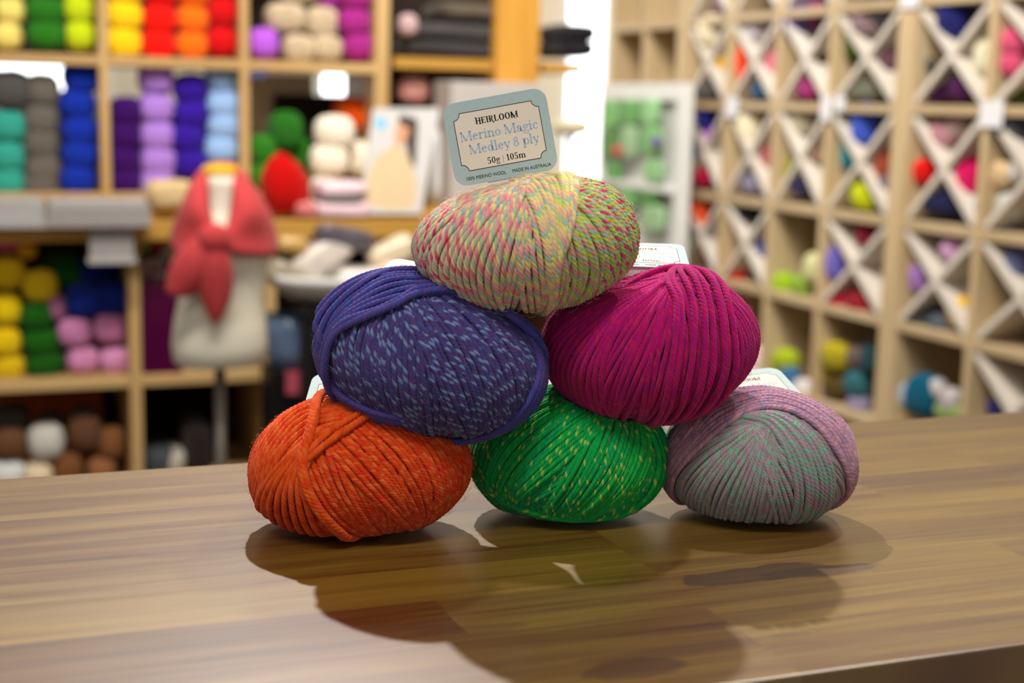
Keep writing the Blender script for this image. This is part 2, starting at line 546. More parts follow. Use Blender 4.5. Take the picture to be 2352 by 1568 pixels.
    def bundle(s, gA, gB, n, Rr, colf, lev=0.0022, ext=(50, 50), seed=3, jit=0.12, k0=0, lift=None, **kw):
        """n strands spread between two guide lines seen on the ball"""
        rg = np.random.RandomState(seed)
        def smooth(g):
            D = np.array([s.dirpx(x, y) for x, y in g])
            m = len(D); out = []
            Dp = np.vstack([2 * D[0] - D[1], D, 2 * D[-1] - D[-2]])
            for u in np.linspace(0, m - 1, 60):
                i = min(int(u), m - 2); f = u - i
                p0, p1, p2, p3 = Dp[i], Dp[i + 1], Dp[i + 2], Dp[i + 3]
                out.append(0.5 * (2 * p1 + (p2 - p0) * f + (2 * p0 - 5 * p1 + 4 * p2 - p3) * f ** 2 + (3 * p1 - p0 - 3 * p2 + p3) * f ** 3))
            D = np.array(out); D /= np.linalg.norm(D, axis=1)[:, None]
            def ex(a, b, deg):            # carry on round the back
                t = b - a; t -= b * (t @ b); t /= np.linalg.norm(t)
                w = np.linspace(0, R_(deg), 24)[1:]
                return np.cos(w)[:, None] * b + np.sin(w)[:, None] * t
            return np.vstack([ex(D[3], D[0], ext[0])[::-1], D, ex(D[-4], D[-1], ext[1])])
        A, B = smooth(gA), smooth(gB)
        for k in range(n):
            f = (k + 0.0) / max(1, n - 1)
            f = np.clip(f + rg.uniform(-jit, jit) / n, 0, 1)
            d = A * (1 - f) + B * f; d /= np.linalg.norm(d, axis=1)[:, None]
            t = np.linspace(0, 1, len(d))
            lv = lev * sstep(0, 0.14, t) * sstep(0, 0.14, 1 - t) - 0.0012 + 0.0012 * sstep(0, 0.1, t) * sstep(0, 0.1, 1 - t)
            lv = lv + rg.uniform(-0.0003, 0.0003)
            s.strand(d, lv, Rr * rg.uniform(0.96, 1.05), colf, k0 + k, ph=rg.rand() * 6, **kw)
    def fuzz(s, n, colors, seed=5):
        """stray fibres standing off the wool"""
        rg = np.random.RandomState(seed)
        for k in range(n):
            d = rg.randn(3); d[2] = abs(d[2]) * 0.7 - 0.15; d /= np.linalg.norm(d)
            t = np.cross(d, rg.randn(3)); t /= np.linalg.norm(t); L = rg.uniform(0.02, 0.07)
            w = np.linspace(0, 1, 7)
            dd = d + t * (w * L * 2)[:, None] + np.cross(d, t) * (np.sin(w * 3) * L * 0.5)[:, None]
            dd /= np.linalg.norm(dd, axis=1)[:, None]
            p, nn = s.place(dd, 0.0016 + rg.uniform(0.0006, 0.0028) * np.sin(w * math.pi * rg.uniform(0.6, 1.0)))
            r = 0.00005; c = np.array(C(colors[k % len(colors)]))
            T = np.gradient(p, axis=0); T /= np.linalg.norm(T, axis=1)[:, None]; B = np.cross(T, nn)
            V = np.stack([p + nn * r, p - nn * r * .5 + B * r, p - nn * r * .5 - B * r], 1)
            m = 7; i = np.arange(m - 1)[:, None] * 3 + s.nv; j = np.arange(3)[None]; j2 = (j + 1) % 3
            s.Fc.append(np.stack([i + j, i + 3 + j, i + 3 + j2, i + j2], -1).reshape(-1, 4))
            s.V.append(V.reshape(-1, 3)); s.K.append(np.tile(c, (m * 3, 1))); s.nv += m * 3
    def core(s, rgb, dl=-0.0012):
        nu, nv = 72, 48
        ph = np.linspace(-math.pi / 2, math.pi / 2, nv)[:, None]; th = np.linspace(0, 2 * math.pi, nu, endpoint=False)[None]
        d = np.stack([np.cos(ph) * np.cos(th), np.cos(ph) * np.sin(th), np.sin(ph) + 0 * th], -1).reshape(-1, 3)
        p, _ = s.place(d, dl)
        i = np.arange(nv - 1)[:, None] * nu + s.nv; j = np.arange(nu)[None]; j2 = (j + 1) % nu
        s.Fc.append(np.stack([i + j, i + j2, i + nu + j2, i + nu + j], -1).reshape(-1, 4))
        s.V.append(p); s.K.append(np.tile(np.array(C(rgb)), (len(p), 1))); s.nv += len(p)
    def build(s, label, group=None):
        V = np.vstack(s.V).astype(np.float32); Q = np.vstack(s.Fc).astype(np.int32); K = np.vstack(s.K)
        base = (float(s.c[0]), float(s.c[1]), float(V[:, 2].min()))
        root = empty('yarn_ball', base, label, 'yarn ball', group)
        me = bpy.data.meshes.new('wound_yarn')
        me.vertices.add(len(V)); me.vertices.foreach_set('co', V.ravel())
        me.loops.add(Q.size); me.loops.foreach_set('vertex_index', Q.ravel())
        me.polygons.add(len(Q)); me.polygons.foreach_set('loop_start', np.arange(0, Q.size, 4, dtype=np.int32))
        me.update(calc_edges=True)
        at = me.attributes.new('wool', 'FLOAT_COLOR', 'POINT')
        at.data.foreach_set('color', np.hstack([K, np.ones((len(K), 1))]).astype(np.float32).ravel())
        me.polygons.foreach_set('use_smooth', np.ones(len(Q), bool))
        me.update()
        link('wound_yarn', me, M['wool'], root)
        return root


def pick(cols, v, hard=14.0):
    """step through a list of colours with crisp but not razor edges"""
    cols = np.array([C(c) for c in cols]); n = len(cols)
    x = np.clip(v, 0, 0.9999) * n; i = np.floor(x).astype(int); f = x - i
    f = np.clip((f - 0.5) * hard + 0.5, 0, 1) if False else sstep(1 - 1.5 / hard, 1, f)
    return cols[i] * (1 - f)[:, None] + cols[np.minimum(i + 1, n - 1)] * f[:, None]


def fleck(q, k, ply, p, seed, pitch=0.0095):
    """1 where this ply shows the contrast fibre: whole turns of the twist, chosen at random"""
    x = q / pitch + np.random.RandomState(seed + 31 * k + ply).rand() * 4
    h = np.sin(np.floor(x) * 12.9898 + k * 78.233 + ply * 37.7 + seed) * 43758.5453
    return ((h - np.floor(h)) < p).astype(float)[:, None]


def stretch(v): return np.clip((v - 0.5) * 1.7 + 0.5, 0, 0.999)


YROW = 0.672
orange = Ball(828, 1073, 251, 163, 2, 0.043, rest=ZT, sink=0.0045)
green = Ball(1305, 1046, 223, 158, 0, 0.042, rest=ZT, sink=0.0045)
lilac = Ball(1738, 1056, 216, 152, -2, 0.042, rest=ZT, sink=0.0045)
blue = Ball(989, 821, 258, 176, -14, 0.044, Y=0.655)
magenta = Ball(1490, 794, 248, 168, 6, 0.044, Y=0.639)
magenta.bumps = ((magenta.dirpx(1440, 640), -0.13, 12.0), (magenta.dirpx(1580, 640), 0.05, 14.0), (magenta.dirpx(1285, 885), -0.07, 14.0))
pastel = Ball(1207, 560, 254, 153, 3, 0.043, Y=0.640, bumps=((np.array([0.58, 0.76, 0.30]), 0.09, 6.0), (np.array([-0.25, 0.93, 0.25]), -0.12, 5.0)))
orange.above = [blue]; green.above = [blue, magenta]; lilac.above = [magenta]
blue.above = [pastel]; magenta.above = [pastel]
print('BALLS', [(np.round(b.c, 3).tolist(), np.round(b.semi, 3).tolist()) for b in (orange, green, lilac, blue, magenta, pastel)])

# --- orange
n1, n2 = Noise1(11), Noise1(12)
def col_orange(q, k, ply, d):
    v = stretch(n1(q / 0.007 + ply * 37.3 + k * 0.55))
    if ply == 0:
        c = pick([(212, 62, 12), (228, 30, 20), (220, 34, 22), (214, 60, 14)], v); m = fleck(q, k, 0, 0.5, 9, 0.0075)
        c = c * (1 - m) + np.array(C(230, 104, 46)) * m
    elif ply == 1: c = pick([(228, 92, 34), (214, 66, 14), (222, 84, 28)], v)
    else: c = pick([(208, 62, 10), (216, 72, 16)], v)
    return c
def col_orange2(q, k, ply, d):
    v = stretch(n2(q / 0.02 + ply * 17 + k * 0.3))
    return pick([(222, 84, 18), (212, 66, 12), (226, 78, 20), (230, 96, 40)] if ply != 2 else [(222, 60, 18), (230, 88, 24)], v)
orange.core((150, 40, 8))
orange.family((-0.36, 0.90, -0.16), 8, 58, 0.00148, col_orange, seed=21, pitch=0.0075)
orange.bundle([(850, 935), (780, 930), (700, 935), (630, 985), (592, 1060), (585, 1110)],
              [(850, 960), (800, 985), (740, 1015), (680, 1065), (635, 1130), (625, 1180)], 12, 0.00165, col_orange2, seed=22, lev=0.0016)
orange.bundle([(730, 1000), (690, 1035), (640, 1085), (606, 1140), (604, 1160)],
              [(725, 1010), (712, 1060), (700, 1110), (715, 1170), (770, 1235)], 8, 0.0017, col_orange2, seed=23, lev=0.0024, ext=(6, 60))
orange.bundle([(742, 905), (730, 950), (718, 1000), (703, 1055), (707, 1100), (735, 1160), (790, 1215), (815, 1240)],
              [(747, 905), (736, 955), (724, 1003), (708, 1060), (716, 1108), (742, 1160), (800, 1215), (835, 1240)], 2, 0.0019, col_orange2, seed=24, lev=0.0042)
orange.bundle([(860, 945), (800, 975), (745, 1012), (720, 1035)], [(858, 957), (806, 989), (752, 1026), (722, 1052)], 2, 0.0018, col_orange2, seed=25, lev=0.0034, ext=(30, 5))
orange.fuzz(260, [(226, 90, 30), (230, 110, 70)], 1)

# --- green
n3 = Noise1(31)
def col_green(q, k, ply, d):
    w = n3(q / 0.05 + ply * 5 + k * 0.2 + 900)
    base = pick([[(4, 160, 68), (14, 172, 72), (2, 150, 84)], [(0, 168, 74), (0, 146, 98), (24, 174, 64)], [(2, 164, 68), (36, 174, 60), (0, 154, 80)], [(0, 160, 72), (14, 166, 76)]][ply], stretch(w))
    if ply != 0: return base
    m = fleck(q, k, 0, 0.45, 3, 0.0062)
    return base * (1 - m) + np.array(C(150, 190, 80)) * m
green.core((0, 70, 28))
green.family((0.50, 0.86, -0.12), 10, 64, 0.00138, col_green, seed=33, pitch=0.0062)
green.bundle([(1470, 950), (1520, 1010), (1527, 1070), (1500, 1145), (1420, 1200)], [(1455, 955), (1497, 1020), (1505, 1075), (1483, 1130), (1415, 1180)], 4, 0.0015, col_green, seed=34, lev=0.0016)
green.bundle([(1092, 1105), (1150, 1168), (1250, 1198), (1340, 1202)], [(1100, 1095), (1160, 1150), (1250, 1180), (1350, 1190)], 2, 0.0015, col_green, seed=35, lev=0.001)
green.fuzz(240, [(20, 160, 80), (120, 190, 90)], 2)

# --- lilac
n4 = Noise1(41)
def col_lilac(q, k, ply, d):
    v = stretch(n4(q / 0.008 + ply * 37.3 + k * 0.5)); mint = (d[:, 0] < 0.35)
    a = pick([(152, 146, 148), (160, 144, 150), (168, 150, 158)], v)
    m = pick([(150, 152, 150), (122, 184, 154), (150, 154, 146), (116, 186, 146)], v)
    if ply in (0, 2): return np.where(mint[:, None], m if ply == 0 else pick([(150, 146, 148), (168, 134, 152), (150, 154, 150)], v), a)
    return a
def col_mauve(q, k, ply, d):
    v = stretch(n4(q / 0.014 + ply * 17 + k * 0.35 + 300))
    return pick([(184, 134, 156), (172, 126, 152), (200, 150, 162), (158, 126, 158)] if ply != 1 else [(168, 132, 162), (190, 144, 158), (146, 122, 154)], v)
def col_lilmix(q, k, ply, d):
    v = stretch(n4(q / 0.01 + ply * 11 + k * 0.4 + 100))
    return pick([(150, 140, 150), (172, 134, 152), (130, 150, 140), (120, 168, 140)], v)
lilac.core((80, 66, 72))
lilac.family((-0.10, 0.66, 0.72), 6, 58, 0.0014, col_lilac, seed=43, pitch=0.007)
lilac.bundle([(1715, 958), (1790, 955), (1860, 1000), (1905, 1075), (1900, 1150)], [(1712, 962), (1760, 975), (1800, 1030), (1825, 1110), (1820, 1180)], 9, 0.0016, col_lilmix, seed=44, lev=0.0014, ext=(4, 50))
lilac.bundle([(1528, 1150), (1568, 1080), (1614, 1026), (1654, 993), (1708, 959), (1760, 944), (1815, 953), (1868, 985), (1912, 1040), (1938, 1095), (1942, 1140)],
             [(1518, 1095), (1548, 1020), (1600, 960), (1660, 915), (1720, 905), (1770, 903), (1830, 915), (1890, 945), (1930, 985), (1950, 1040), (1953, 1085)], 12, 0.0016, col_mauve, seed=45, lev=0.0026)
lilac.fuzz(240, [(190, 150, 170), (150, 150, 150)], 3)

# --- blue
n5 = Noise1(51)
def col_blue(q, k, ply, d):
    v = stretch(n5(q / 0.0055 + ply * 37.3 + k * 0.62))
    if ply in (0, 2):
        m = fleck(q, k, ply, 0.55 if ply == 0 else 0.2, 5, 0.008)
        return pick([(66, 60, 120), (76, 58, 116)], v) * (1 - m) + np.array(C(112, 132, 176)) * m
    if ply == 1: return pick([(72, 54, 108), (88, 60, 114), (66, 60, 120)], v)
    return pick([(64, 60, 120), (78, 62, 118), (70, 74, 134)], v)
def col_blue2(q, k, ply, d):
    v = stretch(n5(q / 0.02 + ply * 13 + k * 0.3 + 200))
    return pick([(66, 66, 142), (72, 68, 140), (68, 74, 150), (86, 68, 138)], v)
blue.core((30, 26, 66))
blue.family((-0.33, 0.90, 0.16), 9, 62, 0.00145, col_blue, seed=52, pitch=0.008)
blue.bundle([(800, 925), (748, 880), (733, 815), (755, 745), (815, 678), (880, 640), (950, 634), (1060, 645), (1160, 690), (1230, 765), (1252, 830), (1232, 910), (1180, 975), (1110, 1003)],
            [(815, 915), (772, 880), (757, 822), (785, 752), (850, 712), (920, 690), (985, 682), (1075, 686), (1150, 715), (1205, 775), (1228, 835), (1212, 905), (1165, 962), (1100, 996)], 7, 0.00165, col_blue2, seed=53, lev=0.0024, ext=(40, 40))
blue.bundle([(775, 900), (764, 820), (795, 752), (868, 722), (920, 700), (956, 678), (1010, 672), (1095, 690), (1160, 730), (1215, 770)],
            [(785, 910), (766, 850), (785, 775), (855, 735), (912, 712), (962, 688), (1020, 682), (1095, 697), (1155, 735), (1210, 780)], 2, 0.0018, col_blue2, seed=54, lev=0.0040, ext=(20, 30))
blue.bundle([(765, 700), (800, 672), (850, 640), (880, 632)], [(760, 760), (800, 700), (845, 668), (900, 640)], 3, 0.0017, col_blue2, seed=55, lev=0.0044, ext=(20, 40))
blue.fuzz(260, [(90, 90, 180), (130, 130, 200)], 4)

# --- magenta
n6 = Noise1(61)
def col_mag(q, k, ply, d):
    v = stretch(n6(q / 0.012 + ply * 37.3 + k * 0.4))
    if ply == 0: return pick([(180, 10, 98), (192, 26, 88), (172, 8, 100)], v)
    if ply == 1: return pick([(168, 10, 114), (178, 10, 104), (182, 14, 108)], v)
    return pick([(178, 8, 100), (186, 18, 102), (168, 8, 106)], v)
magenta.core((84, 0, 44))
_mp = magenta.dirpx(1540, 634)
magenta.family(_mp, 5, 60, 0.00145, col_mag, seed=62, pitch=0.0085, aj=3, plydeep=0.38)
magenta.bundle([(1560, 614), (1535, 640), (1534, 662), (1549, 697), (1547, 765), (1536, 849), (1506, 955)],
               [(1596, 612), (1612, 626), (1645, 664), (1668, 722), (1678, 795), (1668, 877), (1620, 930)], 8, 0.0017, col_mag, seed=63, lev=0.0028, ext=(50, 40), jit=0.5, plydeep=0.38)
magenta.bundle([(1538, 650), (1490, 664), (1410, 690), (1325, 735), (1265, 795)], [(1540, 640), (1490, 680), (1430, 740), (1390, 830), (1385, 900)], 11, 0.0015, col_mag, seed=64, lev=0.0012, ext=(4, 40))
magenta.fuzz(260, [(200, 40, 130), (190, 70, 140)], 5)

# --- pastel on top
n7 = Noise1(71)
def col_pas(q, k, ply, d):
    v = stretch(n7(q / 0.03 + ply * 37.3 + k * 0.22)); u = d[:, 0]
    mid = [[(234, 172, 156), (236, 186, 160), (232, 160, 156)], [(160, 198, 180), (150, 192, 184), (172, 204, 170)], [(238, 216, 150), (240, 218, 176), (232, 214, 120)], [(236, 150, 160), (232, 132, 150), (238, 186, 170)]][ply]
    lft = [[(238, 214, 176), (236, 200, 168), (238, 176, 166)], [(156, 190, 184), (170, 198, 180), (206, 206, 176)], [(238, 216, 172), (236, 200, 170)], [(228, 84, 128), (236, 128, 150), (224, 70, 118)]][ply]
    rgt = [[(228, 76, 112), (222, 60, 104), (236, 150, 140)], [(166, 200, 158), (158, 194, 164)], [(206, 212, 70), (220, 214, 120), (200, 208, 64)], [(172, 196, 146), (188, 206, 150)]][ply]
    wl = sstep(-0.30, -0.75, u)[:, None] if False else (1 - sstep(-0.8, -0.3, u))[:, None]
    wr = sstep(0.15, 0.5, u)[:, None]
    return pick(mid, v) * (1 - wl - wr) + pick(lft, v) * wl + pick(rgt, v) * wr
def col_pas2(q, k, ply, d):
    v = stretch(n7(q / 0.04 + ply * 31 + k * 0.2 + 500))
    L = [[(236, 158, 150), (238, 190, 150), (232, 140, 140)], [(164, 200, 176), (180, 208, 160)], [(222, 216, 90), (238, 220, 130)], [(238, 206, 160), (232, 176, 150)]][ply]
    return pick(L, v)
pastel.core((120, 100, 60))
_pp = pastel.dirpx(1222, 420)
pastel.family(_pp, 5, 54, 0.00158, col_pas, seed=72, pitch=0.0105, jit=0.3, aj=3, plydeep=0.7)
pastel.bundle([(1190, 424), (1194, 430), (1216, 455), (1236, 503), (1256, 583), (1264, 650), (1250, 712)],
              [(1288, 402), (1310, 418), (1319, 450), (1315, 490), (1302, 550), (1278, 620), (1248, 712)], 11, 0.00165, col_pas2, seed=73, lev=0.0015, pitch=0.0105, plydeep=0.7)
pastel.bundle([(1205, 418), (1130, 450), (1060, 500), (1010, 560), (1000, 620), (1020, 655)], [(1208, 440), (1180, 500), (1152, 570), (1140, 630), (1150, 690)], 11, 0.0016, col_pas, seed=74, lev=0.0016, pitch=0.0105, plydeep=0.7, ext=(10, 40))
pastel.fuzz(300, [(240, 220, 190), (240, 190, 190)], 6)

hero = 'balls of the yarn pyramid on the counter'
R_orange = orange.build('bright orange yarn ball at the left end of the bottom row on the counter', hero)
R_green = green.build('emerald green yarn ball with yellow flecks, middle of the bottom row', hero)
R_lilac = lilac.build('grey, mint and mauve yarn ball at the right end of the bottom row', hero)
R_blue = blue.build('violet blue yarn ball with pale flecks resting on the orange ball', hero)
R_mag = magenta.build('magenta yarn ball resting on the green and mauve balls', hero)
R_pas = pastel.build('pink, cream and yellow marled yarn ball crowning the pyramid', hero)

# ------------------------------------------------------------------ printed paper labels of the hero balls
class Ink:
    """flat print built from bars and rings, serif lettering included"""
    def __init__(s): s.V = []; s.F = []
    def quad(s, a, b, c, d):
        n = len(s.V); s.V += [a, b, c, d]; s.F.append((n, n + 1, n + 2, n + 3))
    def bar(s, x0, y0, x1, y1, w, w2=None):
        w2 = w if w2 is None else w2
        dx, dy = x1 - x0, y1 - y0; L = math.hypot(dx, dy) or 1; nx, ny = -dy / L, dx / L
        s.quad((x0 - nx * w / 2, y0 - ny * w / 2), (x1 - nx * w2 / 2, y1 - ny * w2 / 2), (x1 + nx * w2 / 2, y1 + ny * w2 / 2), (x0 + nx * w / 2, y0 + ny * w / 2))
    def hbar(s, x0, x1, y, h): s.quad((x0, y), (x1, y), (x1, y + h), (x0, y + h))
    def stem(s, x, y0, y1, w, t, top=True, bot=True, sw=0.06):
        """upright with thin slab serifs"""
        s.quad((x - w / 2, y0), (x + w / 2, y0), (x + w / 2, y1), (x - w / 2, y1))
        if bot: s.hbar(x - w / 2 - sw, x + w / 2 + sw, y0, t)
        if top == 'l': s.hbar(x - w / 2 - sw, x, y1 - t, t)
        elif top: s.hbar(x - w / 2 - sw, x + w / 2 + sw, y1 - t, t)
    def ring(s, cx, cy, rx, ry, w, t, a0=0, a1=360, n=22):
        pr = None
        for i in range(n + 1):
            a = R_(a0 + (a1 - a0) * i / n); c, q = math.cos(a), math.sin(a)
            o = (cx + rx * c, cy + ry * q); k = (cx + (rx - w) * c, cy + (ry - t) * q)
            if pr: s.quad(pr[1], pr[0], o, k)
            pr = (o, k)
    def dot(s, x, y, r):
        s.ring(x, y, r, r, r * 0.98, r * 0.98, n=10)


def glyph(I, ch, W=0.125, t=0.046):
    """draws one serif letter with its left edge at x = 0 and returns its advance"""
    xh = 0.46; H = 0.70
    if ch == ' ': return 0.22
    if ch == '|': I.bar(0.12, -0.12, 0.12, 0.74, 0.035); return 0.24
    if ch == 'M':
        I.stem(0.10, 0, H, t, t); I.stem(0.78, 0, H, W, t)
        I.bar(0.10, H, 0.42, 0.0, W * 1.05); I.bar(0.42, 0.0, 0.78, H, t); return 0.92
    if ch == 'e':
        I.ring(0.22, xh / 2, 0.20, xh / 2 + 0.01, W, t, 8, 325); I.hbar(0.07, 0.41, 0.25, t); return 0.46
    if ch == 'c': I.ring(0.22, xh / 2, 0.20, xh / 2 + 0.01, W, t, 45, 320); I.dot(0.35, 0.37, 0.055); return 0.44
    if ch == 'o': I.ring(0.23, xh / 2, 0.22, xh / 2 + 0.01, W, t); return 0.50
    if ch == 'i': I.stem(0.12, 0, xh, W, t, 'l'); I.dot(0.12, 0.63, 0.062); return 0.27
    if ch == 'l': I.stem(0.12, 0, 0.74, W, t, 'l'); return 0.26
    if ch == 'r': I.stem(0.12, 0, xh, W, t, 'l'); I.ring(0.27, 0.28, 0.15, 0.18, 0.05, 0.06, 60, 165, 8); I.dot(0.34, 0.40, 0.06); return 0.41
    if ch == 'n':
        I.stem(0.12, 0, xh, W, t, 'l'); I.stem(0.41, 0, 0.30, W, t, False); I.ring(0.29, 0.28, 0.17, 0.19, W * .9, 0.06, 0, 150, 10); return 0.55
    if ch == 'm':
        I.stem(0.12, 0, xh, W, t, 'l'); I.stem(0.41, 0, 0.30, W, t, False); I.stem(0.70, 0, 0.30, W, t, False)
        I.ring(0.29, 0.28, 0.17, 0.19, W * .9, 0.06, 0, 150, 10); I.ring(0.58, 0.28, 0.17, 0.19, W * .9, 0.06, 0, 150, 10); return 0.84
    if ch == 'a':
        I.stem(0.34, 0.03, 0.32, W, t, False, False); I.hbar(0.33, 0.46, 0, t); I.bar(0.34, 0.05, 0.39, 0.01, W * .7)
        I.ring(0.20, 0.14, 0.16, 0.15, W * .9, t); I.ring(0.22, 0.30, 0.17, 0.17, W * .9, 0.05, 0, 165, 12); I.dot(0.10, 0.34, 0.055); return 0.47
    if ch == 'g':
        I.ring(0.22, 0.31, 0.18, 0.16, W * .9, t); I.ring(0.23, -0.09, 0.21, 0.13, 0.07, 0.05); I.bar(0.36, 0.40, 0.47, 0.46, 0.06); I.bar(0.12, 0.18, 0.10, 0.03, 0.05); return 0.48
    if ch == 'd':
        I.ring(0.22, xh / 2, 0.20, xh / 2 + 0.01, W, t); I.stem(0.39, 0, 0.74, W, t, 'l', False); I.hbar(0.39, 0.50, 0, t); return 0.54
    if ch == 'p':
        I.ring(0.30, xh / 2, 0.21, xh / 2 + 0.01, W, t); I.stem(0.12, -0.22, xh, W, t, 'l'); return 0.54
    if ch == 'y':
        I.bar(0.07, xh, 0.26, 0.0, W * 1.05); I.bar(0.42, xh, 0.20, -0.16, t * 1.2); I.dot(0.13, -0.17, 0.06)
        I.hbar(-0.01, 0.19, xh - t, t); I.hbar(0.33, 0.49, xh - t, t); return 0.48
    if ch == '8': I.ring(0.24, 0.53, 0.17, 0.17, W * .8, t); I.ring(0.24, 0.18, 0.21, 0.19, W, t); return 0.50
    if ch == '0': I.ring(0.24, 0.35, 0.21, 0.36, W, t); return 0.49
    if ch == '1': I.stem(0.22, 0, H, W, t, False, True, 0.07); I.bar(0.06, 0.58, 0.20, 0.68, 0.05); return 0.42
    if ch == '5':
        I.ring(0.21, 0.21, 0.21, 0.22, W, 0.05, -150, 130); I.hbar(0.08, 0.40, 0.61, 0.09); I.bar(0.105, 0.64, 0.075, 0.36, 0.045); return 0.48
    return 0.3


def bold(I, ch):
    """heavy fancy capitals with spurred serifs"""
    H, w, t = 0.72, 0.15, 0.06
    def st(x, lo=0.0): I.stem(x, lo, H, w, t, sw=0.05); I.bar(x - w / 2 - .04, 0.36, x + w / 2 + .04, 0.36, 0.05)
    if ch == 'H': st(0.14); st(0.52, -0.06); I.hbar(0.14, 0.52, 0.34, 0.07); I.bar(0.0, 0.82, 0.2, 0.72, 0.05); return 0.68
    if ch == 'E':
        st(0.14); I.hbar(0.14, 0.50, 0, t); I.hbar(0.14, 0.50, H - t, t); I.hbar(0.14, 0.40, 0.34, t)
        I.bar(0.48, 0, 0.48, 0.17, 0.05); I.bar(0.48, H, 0.48, 0.56, 0.05); I.bar(0.39, 0.27, 0.39, 0.46, 0.04); return 0.58
    if ch == 'I': st(0.15); return 0.32
    if ch == 'R':
        st(0.14); I.ring(0.28, 0.52, 0.22, 0.20, 0.14, 0.06, -90, 90, 12); I.hbar(0.14, 0.29, H - t, t); I.hbar(0.14, 0.29, 0.32, t)
        I.bar(0.30, 0.34, 0.52, -0.12, 0.14, 0.10); I.hbar(0.46, 0.64, -0.14, t); return 0.62
    if ch == 'L': st(0.14); I.hbar(0.14, 0.52, 0, t); I.bar(0.49, 0, 0.49, 0.20, 0.06); return 0.58
    if ch == 'O': I.ring(0.33, 0.36, 0.31, 0.38, 0.17, 0.06); return 0.69
    if ch == 'M':
        st(0.13); st(0.75); I.bar(0.13, H, 0.44, 0.02, 0.16); I.bar(0.44, 0.02, 0.75, H, 0.06); I.bar(0.44, 0.1, 0.44, -0.14, 0.06); return 0.92
    return 0.3


def line(text, width, cx, y, fn=glyph, gap=0.0):
    I = Ink(); x = 0
    for ch in text:
        J = Ink(); a = fn(J, ch)
        n = len(I.V); I.V += [(px + x, py) for px, py in J.V]; I.F += [tuple(i + n for i in f) for f in J.F]; x += a + gap
    s = width / x
    return [((px * s + cx - width / 2), py * s + y) for px, py in I.V], I.F


def print_obj(name, parts, mat, parent, z):
    V, Fc = [], []
    for v, f in parts:
        n = len(V); V += [(a, b, z) for a, b in v]; Fc += [tuple(i + n for i in q) for q in f]
    me = bpy.data.meshes.new(name); me.from_pydata(V, [], Fc); me.update(); me.materials.append(mat)
    return me


def sans(text, width, cx, y):
    c = bpy.data.curves.new('lettering', 'FONT'); c.body = text; c.size = 1
    o = bpy.data.objects.new('lettering', c)
    me = bpy.data.meshes.new_from_object(o)
    xs = [v.co.x for v in me.vertices]; x0, x1 = min(xs), max(xs); s = width / (x1 - x0)
    V = [((v.co.x - x0) * s + cx - width / 2, v.co.y * s * 1.15 + y) for v in me.vertices]
    Fc = [tuple(p.vertices) for p in me.polygons]
    bpy.data.objects.remove(o); bpy.data.curves.remove(c)
    return V, Fc


PX = 0.000212                                   # one pixel of the photograph at the front label
def outline(hw, hh, r, notch=False, n=8):
    P = []
    for (sx, sy, a0) in ((1, 1, 0), (-1, 1, 90), (-1, -1, 180), (1, -1, 270)):
        for i in range(n + 1):
            if notch:        # scooped corner
                a = R_(a0 + 270 - 90 * i / n) if True else 0
                P.append((sx * hw + r * math.cos(a), sy * hh + r * math.sin(a)))
            else:
                a = R_(a0 + 90 * i / n); P.append((sx * (hw - r) + r * math.cos(a), sy * (hh - r) + r * math.sin(a)))
    return P


def prism(name, P, z0, z1, mat):
    n = len(P)
    V = [(a * PX, b * PX, z0) for a, b in P] + [(a * PX, b * PX, z1) for a, b in P]
    Fc = [tuple(range(n))[::-1], tuple(range(n, 2 * n))] + [(i, (i + 1) % n, n + (i + 1) % n, n + i) for i in range(n)]
    me = bpy.data.meshes.new(name); me.from_pydata(V, [], Fc); me.update(); me.materials.append(mat)
    return me


def scaled(parts): return [([(a * PX, b * PX) for a, b in v], f) for v, f in parts]


_pl = outline(97, 65, 15, True)
_rim = []
for _i in range(len(_pl)):
    _a, _b = _pl[_i], _pl[(_i + 1) % len(_pl)]
    _I = Ink(); _I.bar(_a[0], _a[1] + 3, _b[0], _b[1] + 3, 1.5); _rim.append((_I.V, _I.F))
_card = prism('card', outline(118, 94, 30), -0.0003, 0, M['card'])
_card_parts = [
    ('printed_panel', prism('printed_panel', [(a, b + 3) for a, b in _pl], 0.00001, 0.00006, M['plaque'])),
    ('panel_outline', print_obj('panel_outline', scaled(_rim), M['ink'], None, 0.00010)),
    ('brand_lettering', print_obj('brand_lettering', scaled([line('HEIRLOOM', 98, 0, 38, bold)]), M['ink'], None, 0.00012)),
    ('yarn_name_lettering', print_obj('yarn_name_lettering', scaled([line('Merino Magic', 178, 0, 5), line('Medley 8 ply', 160, 6, -26)]), M['blueink'], None, 0.00012)),
    ('weight_lettering', print_obj('weight_lettering', scaled([line('50g | 105m', 88, 6, -54)]), M['ink'], None, 0.00012)),
    ('fibre_lettering', print_obj('fibre_lettering', scaled([sans('100% MERINO WOOL', 91, -46, -83), sans('MADE IN AUSTRALIA', 88, 58, -83)]), M['ink'], None, 0.00012)),
]
# the band that runs from the card into the ball, printed with a gauge grid
_band = prism('band', [(48, -90), (48, -150), (-46, -150), (-46, -90)], -0.0010, -0.0004, M['paper'])
_grid = []
for _k in range(7):
    _I = Ink(); _I.bar(2 + _k * 5, -112, 2 + _k * 5, -140, 1.0); _I.bar(0, -112 - _k * 4.6, 34, -112 - _k * 4.6, 1.0); _grid.append((_I.V, _I.F))
_gridm = print_obj('gauge_grid', scaled(_grid + [sans('10 x 10cm', 34, 17, -108)]), M['ink'], None, -0.00032)


